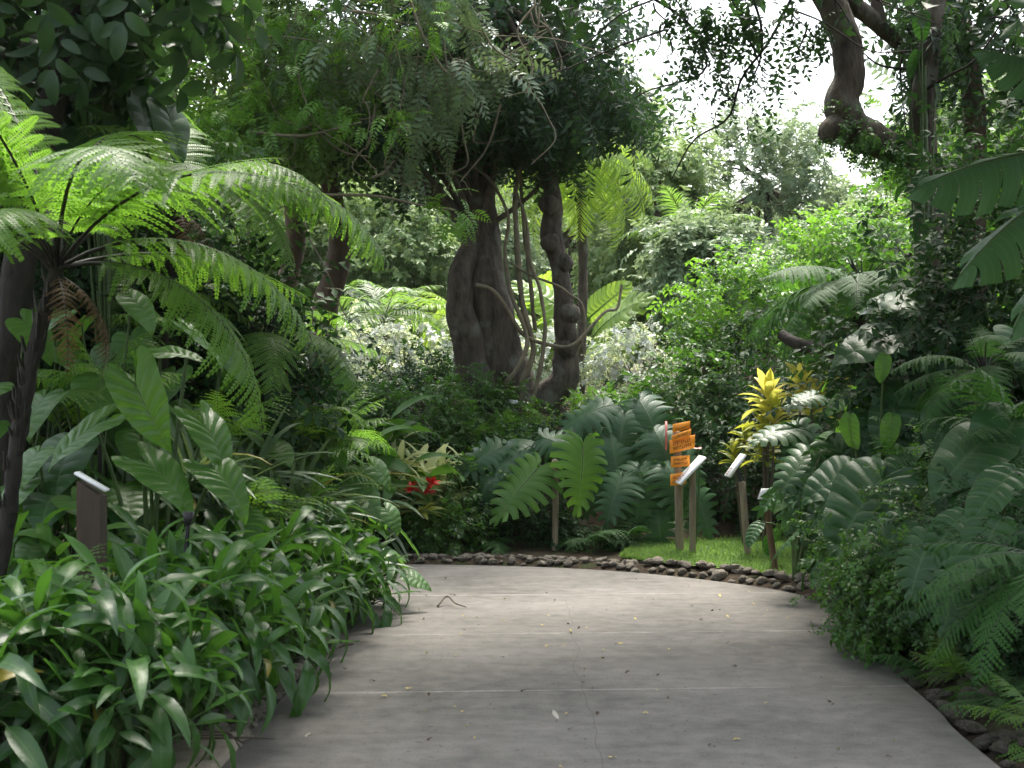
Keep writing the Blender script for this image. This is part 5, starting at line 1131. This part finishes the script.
t1 = cat([crown(P(x, y, 11.35) - b, (.22, .2, .18), 6, 5, SPR_C, .55, spread=.4, tint=(.3, .15), shell=.1, grav=1.0)[0] for x, y in ((745, 95), (705, 45), (690, 10), (735, 30), (780, 45), (720, 12), (812, 30))])
part('hanging_leaves', sub(t1, 0), M['canopy'], rt)
t1 = cat([crown(P(x, y, YR - .15) - b, (.14, .12, .14), 6, 6, SPR_S, .8, spread=.4, tint=(.4, .2), shell=.1, grav=.6)[0] for x, y in ((855, 118), (865, 135), (880, 145), (900, 158), (845, 130))])
part('moss_tufts', sub(t1, 0), M['shrub'], rt)
b = base(972, 13.2)
tree('reddish_tree', 'slim reddish trunk behind the tall vine-clad tree', b, [([b - A(0, 0, .1)] + pY([(974, 200, 13.2), (975, 130, 13.2), (968, 60, 13.2), (958, 0, 13.2), (955, -80, 13.2)]), [.13, .11, .105, .1, .095, .08])],
     [(P(985, -70, 13.6), (.9, .7, .5), 22, 14, SPR_C, .9, dict(spread=.2, tint=(.4, .2), shell=.2))], 'bark_red', 'canopy', nlimb=6, limb_r=.02, seed=41)
b = base(925, 11.8); o = leafy('clinging_philodendron', 'climber with drooping dark leaves clinging to the tall vine-clad trunk', 'climber', b, K_oval, 8, Z(925, 10, 11.8), .2, .28, seed=45, stem=.03, hmin=.6, down=1.5)
# banana plant at the picture edge
b = base(1075, 7.9); o = thing('banana_plant', 'banana plant reaching in from the picture edge with long torn blue-green leaves', 'banana plant', b); st = []
for x, y, Y, d, n_, s, k in [(1040, 150, 7.7, (-.98, -.15, -.14), (-.05, -.75, .62), .78, 0), (1060, 190, 7.6, (-.88, -.2, -.42), (-.3, -.75, .6), .8, 1), (1075, 80, 7.8, (-.75, -.2, .35), (-.3, -.7, .6), .6, 0), (1080, 235, 7.5, (-.8, -.3, -.6), (-.3, -.6, .7), .7, 1), (1090, 60, 8.0, (-.3, -.3, .8), (-.6, -.6, .2), .7, 0)]:
    p = P(x, y, Y) - b; blade(o, 'leaf', [K_ban[k]][0], p, d, A(*n_), s)
    st.append(tube(cr([A(0, 0, 1.4), p * .6 + A(.05, .05, .6), p], 10), np.linspace(.035, .014, 10), 6))
st.append(tube(cr([A(0, 0, -.1), A(.03, 0, 1), A(0, 0, 2.2)], 12), np.linspace(.11, .06, 12), 10, lump=.05))
part('stem', cat(st), M['stem'], o)

# ------------------------------------------------------------------ stones
import bmesh
def rock_mesh(seed, sq=(1, .8, .62)):
    bm = bmesh.new(); bmesh.ops.create_icosphere(bm, subdivisions=3, radius=1); r2 = random.Random(seed); off = Vector((r2.uniform(0, 50),) * 3)
    for v in bm.verts:
        n_ = v.co.normalized(); k = 1 + .32 * mnoise.noise(n_ * 1.3 + off) + .13 * mnoise.noise(n_ * 3 + off) + .05 * mnoise.noise(n_ * 8 + off)
        v.co = Vector((n_.x * sq[0], n_.y * sq[1], n_.z * sq[2])) * k
        if v.co.z < -.35: v.co.z = -.35 + (v.co.z + .35) * .3
    for f in bm.faces: f.smooth = True
    me = bpy.data.meshes.new('border_rock'); bm.to_mesh(me); bm.free(); me.materials.append(M['rock']); return me
RK = [rock_mesh(i, sq) for i, sq in enumerate([(1, .8, .5), (1, .9, .58), (1.25, .7, .42), (.95, .85, .7), (1.3, .75, .45), (1, 1, .48)])]
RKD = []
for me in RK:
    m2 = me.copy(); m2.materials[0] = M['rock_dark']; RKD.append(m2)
cnt = 0
def rock(x, y, s, label, group, dz=0.):
    global cnt
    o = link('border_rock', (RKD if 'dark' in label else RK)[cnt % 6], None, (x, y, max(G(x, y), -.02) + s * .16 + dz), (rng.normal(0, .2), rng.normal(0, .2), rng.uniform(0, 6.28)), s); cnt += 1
    tag(o, label, 'rock', group)
far = cr([(2.42, 10.85), (2.25, 11.15), (1.85, 11.68), (1.2, 12.3), (.4, 12.72), (-.8, 12.93), (-1.6, 13.0)], 400)
seg = np.r_[0, np.cumsum(np.hypot(*np.diff(far, axis=0).T))]
def along(s): return np.array([np.interp(s, seg, far[:, 0]), np.interp(s, seg, far[:, 1])])
s = 0.
while s < seg[-1] - .05:
    lg = s < 2.0
    for row in range(3):
        p = along(s + rng.uniform(-.04, .04)); q = along(min(s + .05, seg[-1])); d = nrm(q - p) if np.linalg.norm(q - p) > 0 else A(-1, 0)
        nn = A(d[1], -d[0]); nn = nn if nn[1] > 0 else -nn
        z = rng.uniform(.035, .072) if lg else rng.uniform(.022, .055)
        c = p + nn * (.02 + row * (.11 if lg else .085) + rng.normal(0, .03))
        if lg: rock(c[0], c[1], z, 'rounded grey lava stone in the border between the path and the lawn', 'stones along the lawn edge', .03 if row == 1 else 0)
        else: rock(c[0], c[1], z, 'small grey stone in the low border at the far bend of the path', 'stones along the far bend')
    s += .105 if lg else .085
for i in range(90):
    y = rng.uniform(5.2, 7.7); f = rng.uniform(0, 1) ** 1.2; x = inter(PR, y) + .04 + f * .5
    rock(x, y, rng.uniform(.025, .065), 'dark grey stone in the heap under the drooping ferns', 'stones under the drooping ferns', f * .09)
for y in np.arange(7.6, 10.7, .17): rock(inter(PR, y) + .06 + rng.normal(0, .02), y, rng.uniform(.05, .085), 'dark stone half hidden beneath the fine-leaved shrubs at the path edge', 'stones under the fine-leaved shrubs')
for y in np.arange(6.2, 10.0, .125):
    for k in range(2 if y < 8 else 1): rock(inter(PL[:7], y) - .07 - k * .13 + rng.normal(0, .02), y + rng.normal(0, .02), rng.uniform(.055, .08), 'smooth pale cobble set in the edge of the bed beneath the lance leaves', 'cobbles beneath the lance leaves')
# pale footing slab between the cobbles and the path near the camera
xs = inter(PL[:5], np.array([5.2, 5.6, 6.0, 6.25])); ys = np.array([5.2, 5.6, 6.0, 6.25])
V = []
for dx, z in ((-.32, .035), (-.30, .045), (-.03, .045), (-.012, .03), (-.012, -.08)):
    for x, y in zip(xs, ys): V.append((x + dx + (rng.normal(0, .008)), y, z))
Q = [(r * 4 + i, r * 4 + i + 1, r * 4 + 5 + i, r * 4 + 4 + i) for r in range(4) for i in range(3)]
tag(link('concrete_footing', to_mesh('concrete_footing', T(V, Q), [M['mortar']])), 'pale sandy concrete footing at the path edge in front of the cobbles', 'footing')

# ------------------------------------------------------------------ litter on the path
def litter(name, x, y, s, m, label, group):
    t = leaf(1, rng.uniform(.35, .6), 5, 2, .7, .7, .25, rng.uniform(-.8, .8), .15, .15)
    t.M[:] = 0
    o = link(name, to_mesh(name, t, [M[m]]), None, (x, y, .006 + .12 * s), (rng.normal(0, .25), rng.normal(0, .25), rng.uniform(0, 6.28)), s); tag(o, label, 'leaf', group)
for i in range(60):
    y = 5.6 + 5.5 * rng.uniform(0, 1); litter('fallen_leaf', rng.uniform(-1.0, 1.95), y, rng.uniform(.015, .04), 'leaf_yellow', 'small dry yellow leaf lying on the grey path', 'yellow leaves on the path')
for i in range(70):
    y = 5.6 + 6.5 * rng.uniform(0, 1); litter('fallen_leaf', rng.uniform(-1.05, 2.0), y, rng.uniform(.012, .04), 'leaf_brown', 'small dark brown leaf lying on the grey path', 'brown leaves on the path')
for x, y, lab in ((P(312, 735, 6.4)[0], 6.38, 'pale curled leaf on the path in front of the cobbles'), (P(560, 722, 6.6)[0], 6.63, 'pale flat leaf lying beside the long crack'), (P(250, 703, 7.0)[0] + .02, 7.05, 'tan leaf beside the cobbles at the path edge')):
    litter('fallen_leaf', x, y, .055, 'leaf_pale', lab, None)
def twig(label, pts, r):
    p = np.array([(x, y, .012 + z) for x, y, z in pts]); b = p[0].copy(); o = link('fallen_twig', to_mesh('fallen_twig', tube(cr(p - b, 16), np.linspace(r, r * .4, 16), 5, 0, .1), [M['twig']]), None, tuple(b)); tag(o, label, 'twig')
x0 = P(450, 607, 10.2)[0]
twig('small curved dark twig lying alone on the far part of the path', [(x0 - .09, 10.2, 0), (x0 - .03, 10.35, .05), (x0 + .04, 10.2, .02), (x0 + .12, 10.15, 0)], .009)
x0 = P(300, 655, 8.2)[0]
twig('twig sticking out from the bed onto the path under the hanging lance leaves', [(x0 - .05, 8.2, .03), (x0 + .12, 8.15, .03), (x0 + .22, 8.35, .04), (x0 + .3, 8.3, .06)], .011)
x0 = P(200, 752, 6.0)[0]
for i, lab in enumerate(('longest of the dry sticks lying over the concrete footing', 'short dry stick crossing the concrete footing', 'forked-looking dry stick at the near end of the concrete footing')):
    twig(lab, [(x0 - .25, 5.9 + .05 * i, .1), (x0 - .05, 5.95 - .03 * i, .08 + .02 * i), (x0 + .1 + .08 * (i == 0), 6.0 + .04 * i, .07), (x0 + .2 + .12 * (i == 0), 6.02 - .08 * i, .06)], .008)
